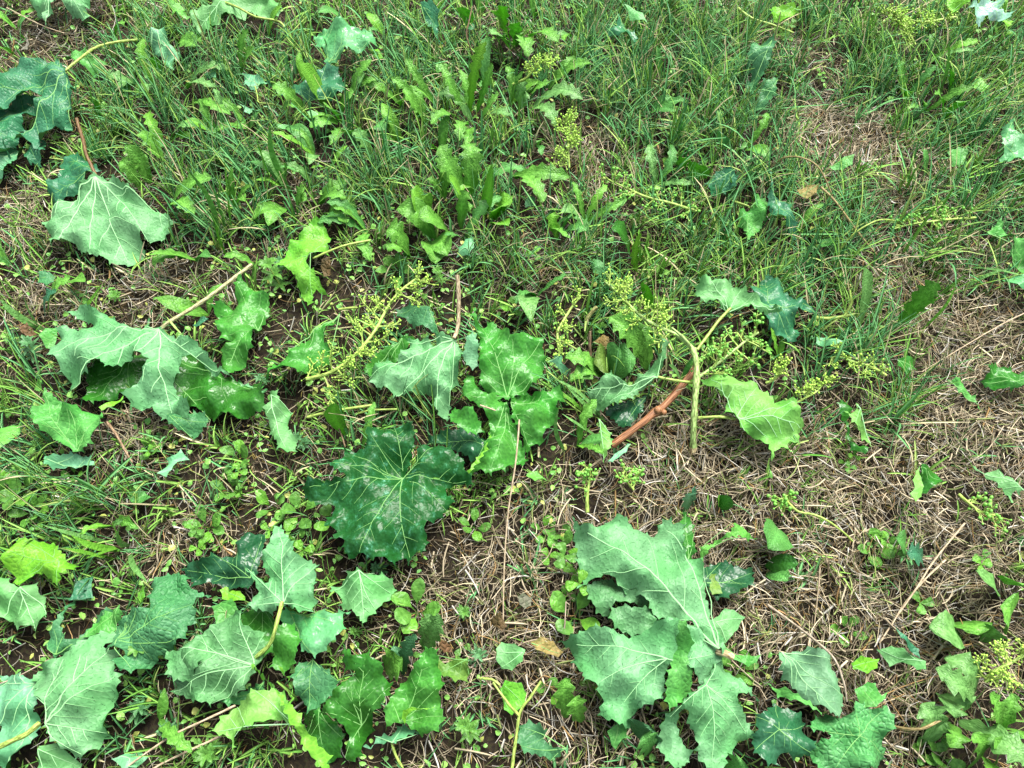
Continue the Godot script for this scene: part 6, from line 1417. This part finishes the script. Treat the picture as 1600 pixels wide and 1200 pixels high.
func lawn() -> void:
	rng.seed = 77
	# straw and dead thatch lying on the soil
	var lists := [[], [], [], []]
	var tints := [PackedColorArray(), PackedColorArray(), PackedColorArray(), PackedColorArray()]
	for k in 435000:
		var spot := somewhere(k)
		var x := spot.x
		var z := spot.y
		if x > 9.0: continue
		var dry := blob(DRY, x, z) + 0.5 * lumps.get_noise_2d(x * 2.0, z * 2.0) + 0.35 * lumps.get_noise_2d(x * 9.0, z * 9.0)
		if rng.randf() > minf(0.24 + 0.66 * dry, 0.96): continue
		var y := ground_y(x, z) + rng.randf_range(0.0005, 0.007 + 0.011 * clampf(dry, 0.0, 1.2))
		var long := rng.randf_range(0.008, 0.03)
		if rng.randf() < 0.12: long *= 1.9
		var yaw := rng.randf_range(0, TAU) if rng.randf() < 0.5 else 4.0 * lumps.get_noise_2d(x * 2.5 + 70.0, z * 2.5) + rng.randfn(0.0, 0.4)
		var tilt := rng.randfn(0.0, 0.4)
		if y + long * 0.5 * absf(sin(tilt)) > minf(minf(covered(Vector3(x, 0, z)), covered(Vector3(x + sin(yaw) * long * 0.5, 0, z + cos(yaw) * long * 0.5))), covered(Vector3(x - sin(yaw) * long * 0.5, 0, z - cos(yaw) * long * 0.5))) - 0.002: continue
		var wide := rng.randf_range(0.00035, 0.0008) if rng.randf() < 0.88 else rng.randf_range(0.0010, 0.0020)
		var basis := Basis(Vector3.UP, yaw) * Basis(Vector3.RIGHT, tilt) * Basis(Vector3.BACK, rng.randf_range(-0.9, 0.9)) * Basis.from_scale(Vector3(wide, long, long))
		var v := rng.randi() % 4
		lists[v].append(Transform3D(basis, Vector3(x, y, z)))
		var c := Color(0.09, 0.062, 0.035).lerp(Color(0.68, 0.58, 0.40), pow(rng.randf(), clampf(2.2 - 1.3 * dry, 0.9, 2.6)))
		var pick := rng.randf()
		if pick < 0.12: c = Color(0.54, 0.51, 0.45)
		elif pick < 0.26: c = Color(0.22, 0.27, 0.09)
		elif pick < 0.32: c = Color(0.32, 0.20, 0.08)
		tints[v].append(c)
	var root := mass("dry_grass", "tangled dry straw and dead grass lying over the lawn soil", "dry grass")
	for v in 4: scatter(root, "straw", straw_mesh([0.3, 0.9, 1.5, 2.2][v], [0.0, 0.03, -0.03, 0.0][v]), "thatch", lists[v], tints[v])
	# moss
	var ml := []
	var mt := PackedColorArray()
	for k in 60000:
		var x := rng.randf_range(-1.1, 1.1)
		var z := rng.randf_range(-1.4, 0.4)
		if rng.randf() > blob(MOSSY, x, z) * 0.9 + 0.12 * maxf(0.0, lumps.get_noise_2d(x * 2.0 + 9.0, z * 2.0)): continue
		var y := ground_y(x, z) + rng.randf_range(0.0, 0.009)
		if y + 0.004 > covered(Vector3(x, 0, z)): continue
		var sc := rng.randf_range(0.004, 0.009)
		ml.append(Transform3D(Basis(Vector3.UP, rng.randf_range(0, TAU)) * Basis(Vector3.RIGHT, rng.randf_range(0.2, 1.3)) * Basis.from_scale(Vector3(0.0009, sc, sc)), Vector3(x, y, z)))
		mt.append(Color(0.25, 0.145, 0.045).lerp(Color(0.34, 0.27, 0.08), rng.randf()))
	scatter(mass("moss", "brown and ochre moss patches between dry grass", "moss"), "moss_shoot", blade_mesh(1.2, 0.2, 3), "thatch", ml, mt)
	# living grass
	lists = [[], [], [], [], []]
	tints = [PackedColorArray(), PackedColorArray(), PackedColorArray(), PackedColorArray(), PackedColorArray()]
	for k in 31500:
		var spot := somewhere(k)
		var x := spot.x
		var z := spot.y
		if x > 9.0: continue
		var inside := in_frame(x, z)
		var lush := blob(LUSH, x, z)
		var dry := blob(DRY, x, z)
		var fill := 0.42 + 0.45 * lumps.get_noise_2d(x * 3.0 + 31.0, z * 3.0) + 0.55 * lush - 0.5 * dry
		if not inside: fill = 0.9 + 0.5 * lumps.get_noise_2d(x * 3.0 + 31.0, z * 3.0)
		if rng.randf() > clampf(fill, 0.12, 1.0): continue
		var rich := clampf(lush * 0.8, 0.0, 1.0)
		var tall := rng.randf_range(0.7, 1.25)
		var lean := rng.randf_range(0, TAU)
		var coarse := rng.randf()
		var tone := rng.randf()
		var blue := rng.randf() < 0.3 + 0.42 * rich
		for j in rng.randi_range(3, 11):
			var foot := Vector3(x + rng.randfn(0.0, 0.0035), 0, z + rng.randfn(0.0, 0.0035))
			foot.y = ground_y(foot.x, foot.z)
			var long := (rng.randf_range(0.014, 0.036) + rich * rng.randf_range(0.008, 0.046)) * tall
			var wide := lerpf(0.0009, 0.003, coarse * coarse) * rng.randf_range(0.8, 1.3)
			if not inside:
				long *= 1.35
				wide *= 1.6
			var yaw := lean + rng.randfn(0.0, 1.0)
			var tilt := absf(rng.randfn(0.44 - 0.12 * rich, 0.32))
			var v := rng.randi() % 5
			var dir := Vector3(sin(yaw) * sin(tilt), cos(tilt), cos(yaw) * sin(tilt))
			var out := false
			for t: float in [0.0, 0.35, 0.7, 1.05]:
				if foot.y + dir.y * long * t > covered(foot + dir * long * t) - 0.004: out = true
			if out and rng.randf() > 0.035: continue
			lists[v].append(Transform3D(Basis(Vector3.UP, yaw) * Basis(Vector3.RIGHT, tilt) * Basis(Vector3.UP, rng.randf_range(-0.7, 0.7)) * Basis.from_scale(Vector3(wide, long, long)), foot))
			var c := Color(0.11, 0.33, 0.05).lerp(Color(0.38, 0.64, 0.14), clampf(tone * 0.7 + rng.randf() * 0.3, 0, 1))
			if blue: c = c.lerp(Color(0.11, 0.37, 0.17), 0.7)
			var pick := rng.randf()
			if pick < 0.08: c = Color(0.38, 0.52, 0.15)
			elif pick < 0.17: c = Color(0.56, 0.50, 0.30)
			tints[v].append(c)
	root = mass("grass", "green lawn grass growing between the weeds and fallen leaves", "grass")
	for v in 5: scatter(root, "blades", blade_mesh([0.1, 0.4, 0.8, 1.3, 1.9][v], [0.45, 0.3, 0.2, 0.1, 0.1][v]), "blade", lists[v], tints[v])
	# tiny leaves of moss-high ground cover between the blades
	lists = [[], []]
	tints = [PackedColorArray(), PackedColorArray()]
	for k in 63000:
		var spot := somewhere(k)
		var x := spot.x
		var z := spot.y
		if x > 9.0: continue
		var fill := 0.42 + 0.9 * lumps.get_noise_2d(x * 4.0 - 12.0, z * 4.0) - 0.6 * blob(DRY, x, z) + (0.15 if z > -0.45 and x < 0.2 else 0.0)
		if rng.randf() > fill: continue
		var y := ground_y(x, z) + rng.randf_range(0.004, 0.016)
		if y + 0.003 > covered(Vector3(x, 0, z)): continue
		var size := rng.randf_range(0.0026, 0.007)
		var v := rng.randi() % 2
		lists[v].append(Transform3D(Basis(Vector3.UP, rng.randf_range(0, TAU)) * Basis(Vector3.RIGHT, rng.randfn(0.1, 0.4)) * Basis(Vector3.BACK, rng.randfn(0.0, 0.4)) * Basis.from_scale(Vector3.ONE * size), Vector3(x, y, z)))
		tints[v].append(Color(0.10, 0.29, 0.055).lerp(Color(0.25, 0.50, 0.10), rng.randf()) if rng.randf() < 0.85 else Color(0.36, 0.40, 0.10))
	root = mass("ground_cover", "tiny round green leaves of creeping ground cover between grass and straw", "ground cover")
	for v in 2:
		var s := Soup.new()
		strip_leaf(s, Vector3(0, 0, -0.5), Vector3(0, 0.12, 0.5), 0.85 if v else 0.55, 0.1, "lance", 0.0)
		for q in s.c.size(): s.c[q] = Color(1, 1, 1) * (0.88 if q % 7 != 3 else 1.0)
		scatter(root, "leaflets", s.mesh(), "blade", lists[v], tints[v])
